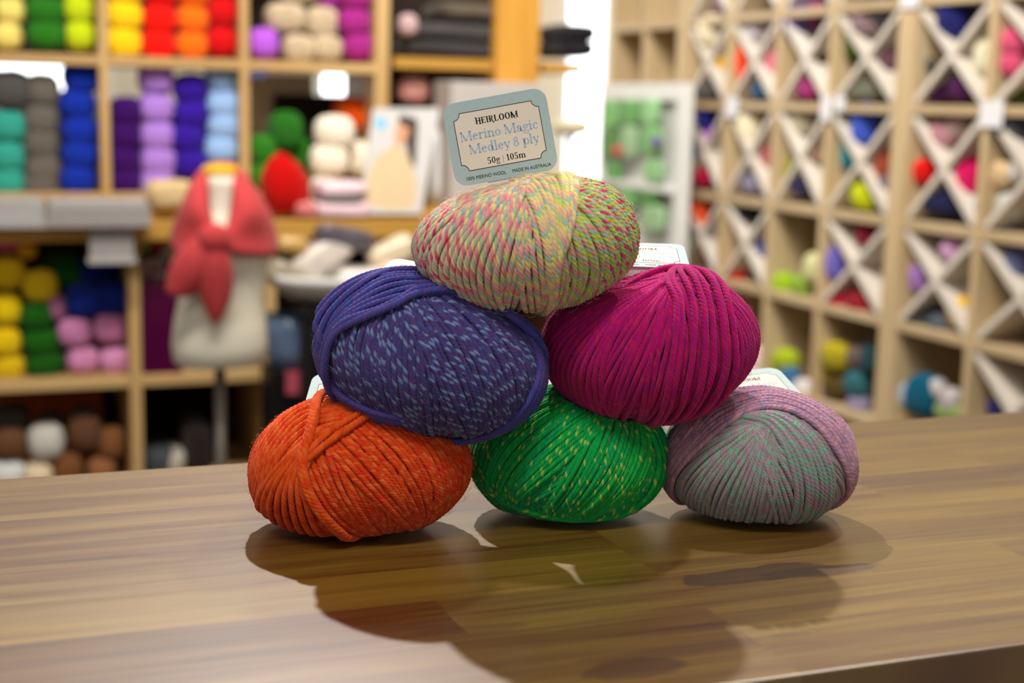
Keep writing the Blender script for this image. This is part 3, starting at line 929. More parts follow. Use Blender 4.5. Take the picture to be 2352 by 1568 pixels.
def hang_label(ball, root, px, py, dep, up, spin, width=1.0, band=True):
    """card centred on the pixel at a distance, `up` = recline from upright, `spin` = turn in its own plane"""
    c = CAM + ray(px, py) * dep
    rt = Vector(_r0); aw = Vector((math.sin(_y), math.cos(_y), 0)); z = Vector((0, 0, 1))
    rc = R_(up)
    u = z * math.cos(rc) + aw * math.sin(rc); nrm = rt.cross(u)
    sp = R_(spin)
    x = rt * math.cos(sp) + u * math.sin(sp); y = u * math.cos(sp) - rt * math.sin(sp)
    mat = Matrix(((x.x, y.x, nrm.x, c[0]), (x.y, y.y, nrm.y, c[1]), (x.z, y.z, nrm.z, c[2]), (0, 0, 0, 1)))
    o = bpy.data.objects.new('paper_label', _card); COL.objects.link(o)
    o.parent = root; o.matrix_parent_inverse = Matrix.Translation(root.location).inverted(); o.matrix_basis = mat
    o['label'] = 'pale blue card label with printed lettering'
    fold = Matrix.Translation((0, -90 * PX, 0)) @ Matrix.Rotation(R_(72), 4, 'X') @ Matrix.Translation((0, 90 * PX, 0))
    for nm, me in _card_parts + ([('gauge_grid', _gridm)] if band else []):
        q = bpy.data.objects.new(nm, me); COL.objects.link(q); q.parent = o
        if nm == 'gauge_grid' and up > 40: q.matrix_basis = fold
    if band:
        q = bpy.data.objects.new('band', _band); COL.objects.link(q); q.parent = o
        if up > 40: q.matrix_basis = fold
    return o


hang_label(pastel, R_pas, 1149, 315, depth(pastel.c) - 0.004, 8, 11.6)
hang_label(magenta, R_mag, 1466, 584, depth(magenta.c) + 0.020, 78, -1)
hang_label(lilac, R_lilac, 1722, 893, depth(lilac.c) + 0.026, 72, 16)
hang_label(blue, R_blue, 975, 656, depth(blue.c) + 0.022, 64, -16)
hang_label(green, R_green, 1290, 876, depth(green.c) + 0.024, 72, 0)
hang_label(orange, R_orange, 815, 922, depth(orange.c) + 0.022, 60, -4)
#@@BG_BEGIN
# ------------------------------------------------------------------ shop yarn balls (one wound mesh per shape, shared)
def wound_mesh(pole, alpha, N, Rr, seed):
    rg = np.random.RandomState(seed)
    P = np.array(pole, float); P /= np.linalg.norm(P)
    e1 = np.cross(P, [0.3, 0.2, 1.0]); e1 /= np.linalg.norm(e1); e2 = np.cross(P, e1)
    V, Q, n0 = [], [], 0
    t = np.linspace(0, 2 * math.pi, 34)
    for k in range(N):
        ph = (k + rg.uniform(-.25, .25)) * 2 * math.pi / N
        al = R_(alpha * (0.55 + 0.45 * math.sin(k * 2.4)))
        nn = math.cos(al) * (math.cos(ph) * e1 + math.sin(ph) * e2) + math.sin(al) * P
        a = np.cross(nn, [0.1, 0.9, 0.2]); a /= np.linalg.norm(a); b = np.cross(nn, a)
        d = np.cos(t)[:, None] * a + np.sin(t)[:, None] * b
        r = 1 - Rr + rg.uniform(-.02, .02)
        p = d * r
        T = -np.sin(t)[:, None] * a + np.cos(t)[:, None] * b
        B = np.cross(T, d)
        an = np.arange(5) * 2 * math.pi / 5
        Vv = p[:, None] + d[:, None] * (np.cos(an) * Rr)[None, :, None] + B[:, None] * (np.sin(an) * Rr)[None, :, None]
        m = len(t); i = np.arange(m - 1)[:, None] * 5 + n0; j = np.arange(5)[None]; j2 = (j + 1) % 5
        Q.append(np.stack([i + j, i + 5 + j, i + 5 + j2, i + j2], -1).reshape(-1, 4)); V.append(Vv.reshape(-1, 3)); n0 += m * 5
    # core below the strands, dimpled at the pole
    nu, nv = 28, 18
    ph = np.linspace(-math.pi / 2, math.pi / 2, nv)[:, None]; th = np.linspace(0, 2 * math.pi, nu, endpoint=False)[None]
    d = np.stack([np.cos(ph) * np.cos(th), np.cos(ph) * np.sin(th), np.sin(ph) + 0 * th], -1).reshape(-1, 3)
    dip = np.maximum(np.exp((np.abs(d @ P) - 1) * 9), 0)
    V.append(d * (0.93 - Rr * 0.6 - 0.62 * dip[:, None]))
    i = np.arange(nv - 1)[:, None] * nu + n0; j = np.arange(nu)[None]; j2 = (j + 1) % nu
    Q.append(np.stack([i + j, i + j2, i + nu + j2, i + nu + j], -1).reshape(-1, 4))
    A = np.vstack(V); A = A * (0.35 + 0.65 * np.linalg.norm(A, axis=1) / np.maximum(1e-6, (np.abs(A) ** 3.2).sum(1) ** (1 / 3.2)))[:, None] * 0.97
    me = bpy.data.meshes.new('yarn_ball')
    me.from_pydata(A.tolist(), [], np.vstack(Q).tolist()); me.update()
    me.polygons.foreach_set('use_smooth', [True] * len(me.polygons))
    me.materials.append(wool((128, 128, 128)))
    return me


SHOP = dict(end=wound_mesh((0.05, -1, 0.1), 30, 26, 0.085, 1), side=wound_mesh((0.2, -0.2, 1), 14, 26, 0.10, 2), tilt=wound_mesh((0.9, -0.5, 0.4), 18, 26, 0.10, 3))


def ball(p, w, h, rgb, label, group, shape='end', tilt=0.0, deep=None, yaw=0.0):
    """w, h are the ball's width and height in pixels at its distance"""
    k = depth(p) / F / 2
    o = bpy.data.objects.new('yarn_ball', SHOP[shape]); COL.objects.link(o)
    o.location = p
    o.scale = (w * k, (deep or min(w, h) * 0.95) * k, h * k)
    o.rotation_euler = (rnd.uniform(-.12, .12), tilt + rnd.uniform(-.05, .05), yaw + rnd.uniform(-.15, .15))
    o.material_slots[0].link = 'OBJECT'; o.material_slots[0].material = wool(rgb)
    return tag(o, label, 'yarn ball', group)


ORD = {1: [''], 2: ['upper', 'lower'], 3: ['top', 'middle', 'bottom'], 4: ['topmost', 'second from top', 'third from top', 'lowest'],
       5: ['topmost', 'second from top', 'middle', 'second from bottom', 'lowest']}


def column(x, ys, w, h, rgb, Y, name, where, shape='end'):
    for i, y in enumerate(ys):
        xx = x + rnd.uniform(-5, 5)
        c = tuple(min(255, max(0, int(v * rnd.uniform(.95, 1.05)))) for v in rgb) if False else rgb
        lab = '%s yarn ball, %s of the %s' % (name, ORD[len(ys)][i], where) if len(ys) > 1 else '%s yarn ball, %s' % (name, where)
        ball(onY(xx, y, Y), w * 1.04, h * 1.16, c, lab, 'yarn balls on the left shelves', shape)


# ------------------------------------------------------------------ left shelves
YU = 3.4        # front of the upper unit
xs = [-0.33, 0.0] + [onY(px, 200, YU)[0] for px in (240, 563, 878)]
post_w = 0.021
zb = 1.195
un = empty('display_shelving', (0.4, 3.5, 0.84), 'tall honey coloured open yarn shelving standing on the wooden back counter', 'shelving')
for i, X in enumerate(xs[:1] + xs[2:]):
    w = post_w if i < 3 else 0.034
    MB().box(X - w / 2, X + w / 2, YU, YU + 0.30, 0.863, 1.62).build('upright', M['birchv'], un, bevel=0.002)
for a, b_ in ((xs[0], xs[2]), (xs[2], xs[3]), (xs[3], xs[4])):
    for z in (zb, 0.886, 1.585):
        MB().box(a + post_w / 2, b_ - post_w / 2, YU + 0.004, YU + 0.30, z - 0.022, z).build('shelf_board', M['birch'], un, bevel=0.002)
    MB().box(a + post_w / 2, b_ - post_w / 2, YU + 0.285, YU + 0.30, zb, 1.56).build('back_panel', M['dark'], un)
for a, b_ in ((xs[0], xs[2]), (xs[2], xs[3])):
    MB().box(a + post_w / 2, b_ - post_w / 2, YU + 0.285, YU + 0.30, 0.886, 1.065).build('back_panel', M['dark'], un)  # dark sheet added behind the stacks to keep the gaps dark
YS = YU + 0.07
G = 'yarn balls on the left shelves'
# top row
column(22, (-30, 25, 82), 66, 58, (240, 222, 122), YS, 'pale yellow', 'leftmost stack on the top shelf')
column(103, (-32, 24, 80), 92, 60, (44, 118, 28), YS, 'grass green', 'stack left of the lime one')
column(184, (-36, 22, 82), 70, 64, (198, 214, 22), YS, 'lime', 'top shelf stack left of the first upright')
column(283, (-26, 38, 98), 92, 66, (248, 204, 22), YS, 'golden yellow', 'top shelf stack right of the first upright')
column(366, (-18, 46, 104), 80, 62, (240, 22, 10), YS, 'bright red', 'stack left of the orange one')
column(440, (-16, 46, 104), 76, 60, (250, 112, 18), YS, 'orange', 'stack on the top shelf')
column(511, (-30, 30, 96), 72, 66, (206, 12, 16), YS, 'deep red', 'stack beside the second upright')
ball(onY(604, 102, YS - 0.01), 76, 78, (178, 92, 214), 'lone violet yarn ball left of the taupe heap on the top shelf', G)
for (x, y, w, h, s) in ((655, 42, 100, 74, 'large taupe yarn ball above the violet one'), (738, 54, 84, 78, 'taupe yarn ball nearest the purple stack'),
                        (686, 112, 82, 66, 'taupe yarn ball right beside the violet ball'), (750, 112, 76, 62, 'taupe yarn ball low beside the lowest purple ball'),
                        (690, -20, 90, 56, 'topmost taupe yarn ball of the taupe heap')):
    ball(onY(x, y, YS + (0.03 if y < 60 else 0)), w, h, (196, 176, 146), s, G, 'tilt')
column(818, (-8, 52, 108), 80, 62, (160, 40, 128), YS, 'purple', 'stack left of the thick upright')
ball(onY(765, 2, YS + 0.05), 80, 60, (150, 44, 130), 'purple yarn ball set back behind the purple stack', G, 'side')
# second row
column(20, (206,), 104, 84, (84, 82, 80), YS, 'dark grey', 'on top of the turquoise stack')
column(22, (292, 360, 418), 84, 72, (52, 160, 142), YS, 'turquoise', 'stack at the left edge')
column(98, (210, 275, 330, 388, 430), 82, 76, (104, 98, 90), YS, 'warm grey', 'stack beside the royal blue one')
column(181, (178, 240, 300, 355, 412), 86, 68, (18, 48, 164), YS, 'royal blue', 'stack left of the first upright')
column(287, (258, 312, 366, 416), 82, 66, (58, 10, 96), YS, 'dark plum', 'stack right of the first upright')
column(360, (182, 250, 312, 370, 420), 84, 66, (172, 128, 214), YS, 'lilac', 'stack beside the plum one')
column(435, (205, 262, 318, 376), 82, 66, (52, 22, 152), YS, 'indigo', 'stack behind the coral shawl')
column(510, (180, 240, 290, 342, 400), 82, 62, (150, 184, 226), YS, 'sky blue', 'stack beside the second upright')
# third compartment
ball(onY(655, 300, YS), 82, 94, (34, 104, 22), 'dark green yarn ball on top of the green heap', G, 'side')
ball(onY(602, 345, YS), 72, 76, (44, 116, 24), 'green yarn ball at the upper left of the green heap', G, 'side')
ball(onY(604, 402, YS), 74, 70, (48, 124, 24), 'green yarn ball at the bottom left of the green heap', G, 'side')
ball(onY(684, 352, YS + 0.03), 66, 80, (36, 104, 20), 'green yarn ball right in the green heap behind the red hat', G, 'tilt')
ball(onY(694, 420, YS + 0.04), 60, 80, (46, 112, 26), 'green yarn ball low behind the red hat', G, 'tilt')
ball(onY(806, 262, YS + 0.06), 88, 78, (240, 92, 14), 'orange yarn ball perched on the cream pile', G, 'side')
for (x, y, w, h, s) in ((768, 305, 96, 84, 'round cream yarn ball on top of the cream pile'), (756, 368, 90, 84, 'cream yarn ball in the middle of the cream pile'),
                        (826, 365, 80, 84, 'cream yarn ball tucked behind the pattern book'), (752, 428, 80, 60, 'cream yarn ball at the foot of the cream pile')):
    ball(onY(x, y, YS - (0.02 if x < 800 else -0.03)), w, h, (238, 228, 208), s, G, 'side')
MB().box(onY(628, 300, 3.66)[0], onY(850, 300, 3.66)[0], 3.64, 3.655, 0.875, onY(700, 218, 3.65)[2]).build('backing_board', M['dark'], un)
cb = MB().box(onY(572, 200, 3.675)[0], onY(716, 200, 3.675)[0], 3.66, 3.675, 0.875, 1.17).build('notice_board', M['cream'])
tag(cb, 'plain cream board standing behind the green yarn heap', 'board')
# fourth compartment: folded dark cloth, brown bag
X4a, X4b = onY(900, 100, 3.42)[0], onY(1136, 100, 3.42)[0]
pb = empty('pine_bay', (1.2, 3.5, 0.84), 'honey pine end bay of the shelving with one broad upright', 'shelving')
MB().box(onY(1140, 100, 3.36)[0], onY(1240, 100, 3.36)[0], 3.36, 3.66, 0.863, 1.62).build('broad_upright', M['mustard'], pb, bevel=0.003)
zz = onY(1000, 134, 3.4)[2]
MB().box(X4a, X4b - 0.012, 3.39, 3.68, zz - 0.026, zz).build('shelf_board', M['honey'], pb, bevel=0.002)
MB().box(onY(1246, 100, 3.4)[0], onY(1336, 100, 3.4)[0], 3.39, 3.66, zz - 0.026, zz).build('shelf_board', M['honey'], pb, bevel=0.002)
MB().box(X4a, X4b, 3.665, 3.68, 0.9, 1.5).build('back_panel', M['dark'], pb)
for (x0, x1, y0, y1, c, s) in ((925, 1128, 96, 132, (58, 55, 56), 'charcoal folded cloth at the bottom of the dark pile'), (935, 1128, 56, 98, (70, 66, 66), 'slate grey folded cloth second in the dark pile'),
                               (1062, 1130, 42, 60, (30, 28, 32), 'small black folded cloth at the right of the dark pile'), (985, 1130, 10, 50, (92, 82, 70), 'olive brown folded cloth on top of the dark pile'),
                               (1000, 1120, -22, 12, (74, 60, 48), 'dark brown folded cloth at the very top of the frame'),
                               (1252, 1340, 94, 134, (30, 27, 32), 'black folded cloth beside the bright window, lower one'), (1254, 1344, 58, 96, (34, 31, 36), 'black folded cloth beside the bright window, upper one')):
    p = onY((x0 + x1) / 2, (y0 + y1) / 2, 3.50); k = depth(p) / F / 2
    tag(soft('folded_cloth', p, ((x1 - x0) * k, 0.11, (y1 - y0) * k), wool(c), e=0.45, lump=0.06, seed=x0), s, 'cloth', 'folded dark cloths')
ball(onY(937, 58, 3.45), 46, 52, (196, 164, 164), 'small dusty pink yarn ball left of the dark folded cloths', G, 'side')
ball(onY(948, 206, 3.46), 76, 68, (212, 150, 140), 'shell pink yarn ball in front of the brown bag', G, 'tilt')
p = onY(1000, 205, 3.56); tag(soft('cloth_bag', p, (0.085, 0.07, 0.05), wool((122, 78, 62)), e=0.6, lump=0.1, seed=5), 'russet brown soft bag behind the shell pink yarn ball', 'bag')
bx = MB().box(onY(1036, 240, 3.22)[0], onY(1244, 240, 3.22)[0], 3.22, 3.35, 0.863, onY(1100, 188, 3.22)[2]).build('white_box', plain('carton_card', (184, 176, 170), 0.6), bevel=0.003)
tag(bx, 'large white carton standing under the broad pine upright', 'box')
# price label on the shelf, tucked under
pt = MB().box(onY(572, 170, 3.39)[0], onY(612, 170, 3.39)[0], 3.385, 3.388, onY(590, 178, 3.39)[2], onY(590, 164, 3.39)[2]).build('shelf_ticket', plain('navy_print', (70, 78, 120), 0.5))
tag(pt, 'small navy ticket under the third top compartment', 'ticket')

# ------------------------------------------------------------------ back counter and lower cubbies
YC = 3.16
bc = empty('back_counter', (0.4, 3.3, 0), 'honey timber counter with open cubbies below, under the left shelving', 'counter')
zc = onY(800, 505, YC)[2]
MB().box(-0.8, onY(1290, 520, YC)[0], YC, 3.80, zc - 0.042, zc).build('counter_top', M['honey'], bc, bevel=0.004)
MB().box(-0.8, onY(1290, 520, YC)[0], YC + 0.05, 3.70, zc, 0.862).build('plinth', M['honey'], bc)
zl = 0.497
lx = [-0.32] + [onY(px, 800, 3.2)[0] for px in (311, 622, 960, 1270)]
for i, X in enumerate(lx): MB().box(X - 0.013, X + 0.013, 3.2, 3.6, 0.0, zc - 0.042).build('upright', M['birchv' if i < 4 else 'panel'], bc, bevel=0.002)
for a, b_ in zip(lx, lx[1:]):
    for z in (zl, onY(120, 1116, 3.25)[2]): MB().box(a + .013, b_ - .013, 3.203, 3.6, z - 0.024, z).build('shelf_board', M['birch'], bc, bevel=0.002)
MB().box(lx[0], lx[-1], 3.6, 3.615, 0.0, zc - 0.042).build('back_panel', M['dark'], bc)
YL = 3.27
for (x, y, w, h, c, s) in (
    (18, 625, 78, 82, (222, 186, 22), 'yellow yarn ball, top of the stack at the left edge'), (12, 710, 76, 80, (240, 206, 14), 'yellow yarn ball second from top at the left edge'),
    (10, 785, 78, 76, (232, 196, 14), 'yellow yarn ball third from top at the left edge'), (18, 842, 82, 66, (226, 190, 22), 'yellow yarn ball resting on the board at the left edge'),
    (92, 656, 82, 78, (226, 190, 28), 'yellow yarn ball sitting between the yellow stack and dark green ball'),
    (145, 622, 100, 84, (24, 84, 20), 'dark green yarn ball below the shelf sign'),
    (82, 726, 82, 76, (26, 92, 14), 'green yarn ball, top of the lower green column'), (94, 784, 88, 70, (28, 96, 14), 'green yarn ball, middle of the lower green column'), (102, 836, 92, 66, (28, 90, 16), 'green yarn ball, bottom of the lower green column'),
    (226, 628, 110, 90, (14, 30, 110), 'navy yarn ball under the clear sign holder'), (196, 690, 100, 84, (20, 42, 134), 'navy yarn ball left above the pink balls'), (258, 684, 84, 86, (18, 38, 124), 'navy yarn ball beside the cubby upright'),
    (128, 706, 50, 64, (176, 108, 146), 'pink yarn ball half hidden between green and navy'),
    (172, 762, 80, 76, (204, 132, 176), 'pink yarn ball, upper left of the four'), (252, 752, 80, 78, (206, 130, 174), 'pink yarn ball, upper right of the four'),
    (190, 826, 76, 68, (214, 142, 186), 'pink yarn ball, lower left of the four'), (264, 826, 74, 68, (216, 146, 190), 'pink yarn ball, lower right of the four'),
    (62, 572, 44, 46, (238, 182, 22), 'small golden yarn ball under the counter edge'), (18, 562, 60, 34, (228, 110, 130), 'coral pink yarn ball under the counter edge'),
    (350, 616, 62, 56, (214, 202, 204), 'pale grey yarn ball above the purple gift bag'), (325, 560, 44, 40, (206, 214, 130), 'pale lime yarn ball beside the sign holder'),
    (362, 560, 34, 34, (214, 52, 72), 'small red yarn ball left of the shawl'), (385, 576, 40, 44, (222, 214, 190), 'cream yarn ball half behind the shawl')):
    ball(onY(x, y, YL + (0.06 if y < 640 and x > 100 else 0)), w, h, c, s, 'yarn balls in the lower left cubbies', 'end' if h > 60 else 'side')
for (x, y, w, h, c, s) in (
    (26, 958, 92, 76, (70, 62, 56), 'charcoal yarn ball at the far left of the brown cubby'), (22, 1018, 84, 80, (108, 72, 46), 'chestnut yarn ball under the charcoal one'),
    (106, 1012, 86, 90, (206, 200, 190), 'off white yarn ball amid brown ones'), (118, 968, 60, 56, (58, 46, 44), 'near black yarn ball behind the off white one'),
    (196, 992, 78, 92, (102, 68, 44), 'dark brown yarn ball, second from the right'), (192, 955, 62, 54, (66, 60, 62), 'slate yarn ball behind the dark brown one'),
    (254, 1016, 66, 82, (128, 82, 44), 'tan brown yarn ball, rightmost of the brown cubby'), (18, 1085, 84, 70, (226, 226, 224), 'white yarn ball low at the left edge'),
    (90, 1086, 66, 62, (236, 218, 182), 'cream yarn ball low beside the white one'), (156, 1074, 70, 78, (122, 76, 42), 'brown yarn ball low in the middle'), (232, 1076, 68, 66, (148, 96, 58), 'light brown yarn ball low at the right')):
    ball(onY(x, y, YL + (0.07 if y < 975 else 0)), w, h, c, s, 'yarn balls in the brown cubby')
ob = MB().box(-0.30, onY(232, 930, 3.5)[0], 3.44, 3.58, 0.12, onY(100, 905, 3.44)[2]).build('storage_box', plain('rust_card', (176, 84, 16), 0.7), bevel=0.004)
tag(ob, 'rust orange storage box behind the brown yarn balls', 'box')
for (x0, x1, y0, y1, c, s) in ((330, 400, 1020, 1090, (66, 70, 76), 'slate grey folded cloth on the dark cubby floor'), (368, 420, 1022, 1080, (176, 168, 152), 'pale grey folded cloth on the dark cubby floor'), (420, 480, 960, 1080, (44, 36, 34), 'dark folded cloth at the right of the dark cubby')):
    p = onY((x0 + x1) / 2, (y0 + y1) / 2, 3.32); k = depth(p) / F / 2
    tag(soft('folded_cloth', p, ((x1 - x0) * k, 0.07, (y1 - y0) * k), wool(c), e=0.5, lump=0.05, seed=x0), s, 'cloth')
# gift bag
gm = plain('purple_foil', (96, 10, 70), 0.18, 0.8, metal=0.5)
g0, g1 = onY(328, 800, 3.22), onY(420, 800, 3.22)
gb = empty('gift_bag', ((g0[0] + g1[0]) / 2, 3.27, zl), 'shiny wine purple gift bag in the cubby beside the mannequin', 'bag')
MB().hexa([(g0[0], 3.22, zl), (g1[0], 3.22, zl), (g1[0], 3.30, zl), (g0[0], 3.30, zl), (g0[0], 3.235, zl + .20), (g1[0], 3.235, zl + .20), (g1[0], 3.27, zl + .20), (g0[0], 3.27, zl + .20)]).build('bag_body', gm, gb, bevel=0.002)
for s in (0, 1):
    t = np.linspace(0, math.pi, 9); cx = (g0[0] + g1[0]) / 2
    mb = MB()
    for a, b_ in zip(t, t[1:]):
        q = [(cx + .025 * math.cos(v), 3.235 + s * .03, zl + .198 + .035 * math.sin(v)) for v in (a, b_)]
        mb.box(min(q[0][0], q[1][0]), max(q[0][0], q[1][0]), q[0][1], q[0][1] + .003, min(q[0][2], q[1][2]) - .001, max(q[0][2], q[1][2]) + .001)
    mb.build('handle', gm, gb)
# acrylic sign holder and trays on the counter
for (nm, x0, x1, y0, y1, Yq, dq, mt, s) in (('leaflet_tray', 110, 345, 446, 522, 3.12, 0.14, 'clear', 'frosted acrylic leaflet tray on the counter left of the mannequin'),
                                        ('leaflet_stack', -30, 108, 478, 524, 3.13, 0.16, 'paper', 'flat stack of pale leaflets on the counter at the left edge')):
    mt = 'leaf' if mt == 'paper' else mt
    a, b_ = onY(x0, y1, Yq), onY(x1, y0, Yq)
    e = empty(nm, ((a[0] + b_[0]) / 2, Yq + 0.05, zc), s, 'leaflets')
    z0 = zc
    MB().box(a[0], b_[0], Yq, Yq + dq, z0 - 0.02 if False else z0, z0 + 0.006).build('base', M[mt], e)
    MB().box(a[0], b_[0], Yq - 0.004, Yq, onY(x0, y1, Yq)[2], onY(x0, y0 + 30, Yq)[2]).build('front_lip', M[mt], e)
    MB().box(a[0] + .004, b_[0] - .004, Yq + .01, Yq + dq - .01, z0 + 0.006, z0 + 0.045).build('leaflets', M['leaf'], e, bevel=0.002)
a, b_ = onY(206, 592, 3.14), onY(306, 530, 3.14)
e = empty('sign_holder', ((a[0] + b_[0]) / 2, 3.14, a[2]), 'clear acrylic sign holder hanging from the counter edge above navy yarn', 'sign holder')
MB().box(a[0], b_[0], 3.138, 3.143, a[2], b_[2]).build('plate', M['clear'], e)
MB().box(a[0] - .004, b_[0] + .004, 3.128, 3.150, a[2] - .012, a[2]).build('lip', M['leaf'], e)
MB().box(a[0] + .01, b_[0] - .01, 3.140, 3.160, b_[2], zc - .036).build('bracket', M['clear'], e)
p = onY(392, 448, 3.24); tag(soft('folded_knit', p, (0.055, 0.06, 0.034), wool((206, 178, 130)), e=0.55, lump=0.05, seed=2), 'oatmeal folded knit on the counter left of the shawl', 'knitwear')

# red hat, knits and the pattern book on the counter
rh = []
p0 = onY(655, 490, 3.2); kk = depth(p0) / F
for (y, w, o) in ((488, 26, 0), (470, 46, 2), (440, 54, 2), (405, 50, -2), (375, 34, -6), (355, 14, -10), (350, 4, -10)):
    c = onY(655 + o, y, 3.2)
    rh.append([(c[0] + w * kk * math.cos(2 * math.pi * i / 24) * (1 + .10 * math.sin(i * 1.57 + y * .02)), c[1] + .6 * w * kk * math.sin(2 * math.pi * i / 24), c[2]) for i in range(24)])
hat = MB().loft(rh).build('knitted_hat', wool((186, 8, 5)), smooth=True)
tag(hat, 'bright red pointed knitted hat on the counter right of the shawl', 'hat')
for (x0, x1, y0, y1, c, s) in ((716, 846, 460, 496, (226, 194, 202), 'pale pink folded knit at the bottom of the counter pile'), (722, 830, 440, 466, (122, 112, 112), 'grey folded knit in the counter pile'),
                               (724, 836, 416, 446, (232, 204, 212), 'blush pink folded knit on top of the counter pile'), (668, 716, 462, 496, (206, 120, 116), 'rose folded cloth between the red hat and pink knits')):
    p = onY((x0 + x1) / 2, (y0 + y1) / 2, 3.22); k = depth(p) / F / 2
    tag(soft('folded_knit', p, ((x1 - x0) * k, 0.06, (y1 - y0) * k * 1.08), wool(c), e=0.45, lump=0.05, seed=x1), s, 'knitwear')


def sheet(name, quad, off, mat, parent, th=0.003):
    """flat print or board between four pixel corners on a leaning plane"""
    P = [bookpt(x, y) for x, y in quad]
    n = np.cross(P[1] - P[0], P[3] - P[0]); n /= np.linalg.norm(n)
    if n @ FW > 0: n = -n
    V = [q + n * off for q in P] + [q + n * (off + th) for q in P]
    m = len(P)
    Fc = [tuple(range(m))[::-1], tuple(range(m, 2 * m))] + [(i, (i + 1) % m, m + (i + 1) % m, m + i) for i in range(m)]
    return pydata(name, V, Fc, mat, parent)


BK0 = onY(900, 492, 3.19); BKN = np.array([0.05, -0.96, 0.27])
def bookpt(x, y): d = ray(x, y); return CAM + d * (((BK0 - CAM) @ BKN) / (d @ BKN))
bk = empty('pattern_book', tuple(bookpt(900, 492)), 'knitting pattern book with a woman in a cream jumper on its cover', 'book')
sheet('cover', [(822, 492), (966, 492), (1008, 250), (856, 250)], 0, plain('magazine_cover', (196, 193, 190), 0.5), bk, 0.006)
def oval(cx, cy, rx, ry, tilt=0, n=20):
    t = R_(tilt)
    return [(cx + rx * math.cos(a) * math.cos(t) - ry * math.sin(a) * math.sin(t), cy + rx * math.cos(a) * math.sin(t) + ry * math.sin(a) * math.cos(t)) for a in np.linspace(0, 2 * math.pi, n, endpoint=False)]
sheet('printed_flower', oval(873, 285, 12, 14), 0.0061, plain('sky_print', (110, 184, 224), 0.6), bk, 0.0002)
sheet('printed_hair', [(925, 300), (934, 275), (950, 268), (958, 285), (955, 330), (952, 385), (938, 380), (932, 340)], 0.0061, plain('brown_print', (58, 44, 40), 0.6), bk, 0.0002)
sheet('printed_jumper', [(836, 470), (842, 400), (868, 360), (905, 332), (930, 345), (948, 390), (956, 430), (950, 478), (900, 484)], 0.0062, plain('cream_print', (206, 182, 142), 0.6), bk, 0.0002)
sheet('printed_face', oval(922, 303, 15, 34, 14), 0.0064, plain('skin_print', (206, 148, 112), 0.6), bk, 0.0002)
sheet('printed_fringe', oval(931, 280, 20, 12, 30), 0.0066, plain('brown_print', (62, 46, 42), 0.6), bk, 0.0002)
for (x0, x1, y0, y1, c, s) in ((975, 1010, 300, 470, (232, 230, 228), 'tall white skein bag behind the pattern book'), (1000, 1056, 300, 480, (222, 218, 216), 'white lumpy bag left of the big carton')):
    p = onY((x0 + x1) / 2, (y0 + y1) / 2, 3.34); k = depth(p) / F / 2
    tag(soft('packet', p, ((x1 - x0) * k, 0.05, (y1 - y0) * k), M['paper'], e=0.6, lump=0.1, seed=x0), s, 'packet')

# ------------------------------------------------------------------ mannequin with the coral shawl
YM = 2.74
ml = empty('mannequin', tuple(onY(505, 835, YM)[:2]) + (0.0,), 'headless white torso mannequin on a steel pole wearing the coral shawl', 'mannequin')
secs = [(835, 504, 92, .06), (825, 504, 104, .068), (790, 505, 108, .072), (740, 506, 104, .068), (690, 507, 96, .060), (640, 509, 99, .062), (590, 512, 106, .068),
        (555, 513, 110, .066), (525, 512, 104, .058), (505, 508, 78, .050), (492, 506, 46, .042), (470, 506, 36, .036), (430, 506, 35, .034), (402, 505, 36, .034)]
rings = []
for (y, cx, hw, dp) in secs:
    c = onY(cx, y, YM); k = depth(c) / F
    rings.append([(c[0] + hw * k * np.sign(math.cos(a)) * abs(math.cos(a)) ** .85, YM + dp * np.sign(math.sin(a)) * abs(math.sin(a)) ** .85, c[2]) for a in np.linspace(0, 2 * math.pi, 32, endpoint=False)])
bd = MB().loft(rings).build('torso', plain('linen_white', (226, 218, 198), 0.7), ml, smooth=True)
cp = []
for (y, hw) in ((404, 38), (396, 42), (386, 42), (379, 34), (376, 10)):
    c = onY(505, y, YM); k = depth(c) / F
    cp.append([(c[0] + hw * k * math.cos(a), YM + hw * k * math.sin(a), c[2]) for a in np.linspace(0, 2 * math.pi, 28, endpoint=False)])
MB().loft(cp).build('neck_cap', plain('gilt_wood', (244, 190, 44), 0.35), ml, smooth=True)
c = onY(505, 835, YM)
MB().cyl((c[0], YM), 0.0105, 0.0105, 0.02, c[2] + 0.01).build('pole', M['steel'], ml, smooth=True)
MB().cyl((c[0], YM), 0.13, 0.12, 0.0, 0.02).build('base', M['black'], ml, smooth=True)
sw = empty('shawl', tuple(onY(500, 545, YM - .08)), 'coral knitted shawl tied in front around the white mannequin', 'shawl')
coral = plain('coral_knit', (200, 70, 72), 0.95, 0.1, 0.08, 90, bump=0.3, sheen=0.1)
def g(x, y, o): return onY(x, y, YM + o)
def folds(rows):        # pleats fanning out from the knot
    amp = (0, 0.004, -0.016, 0.016, -0.008)
    return [[p + np.array([0, amp[j] * k, 0]) for j, p in enumerate(r)] for r, k in zip(rows, (1, 1, .7, 0))]
patch('collar_left', folds([[g(472, 384, .02), g(440, 415, -.02), g(420, 470, -.03), g(398, 520, -.02), g(392, 570, .0)],
                      [g(478, 395, -.01), g(458, 430, -.05), g(440, 480, -.075), g(425, 535, -.065), g(408, 590, -.055)],
                      [g(474, 412, -.03), g(466, 450, -.055), g(463, 490, -.08), g(470, 530, -.09), g(455, 570, -.085)],
                      [g(476, 430, -.035), g(478, 475, -.05), g(486, 520, -.07), g(500, 540, -.09), g(495, 560, -.09)]]), coral, sw, .008)
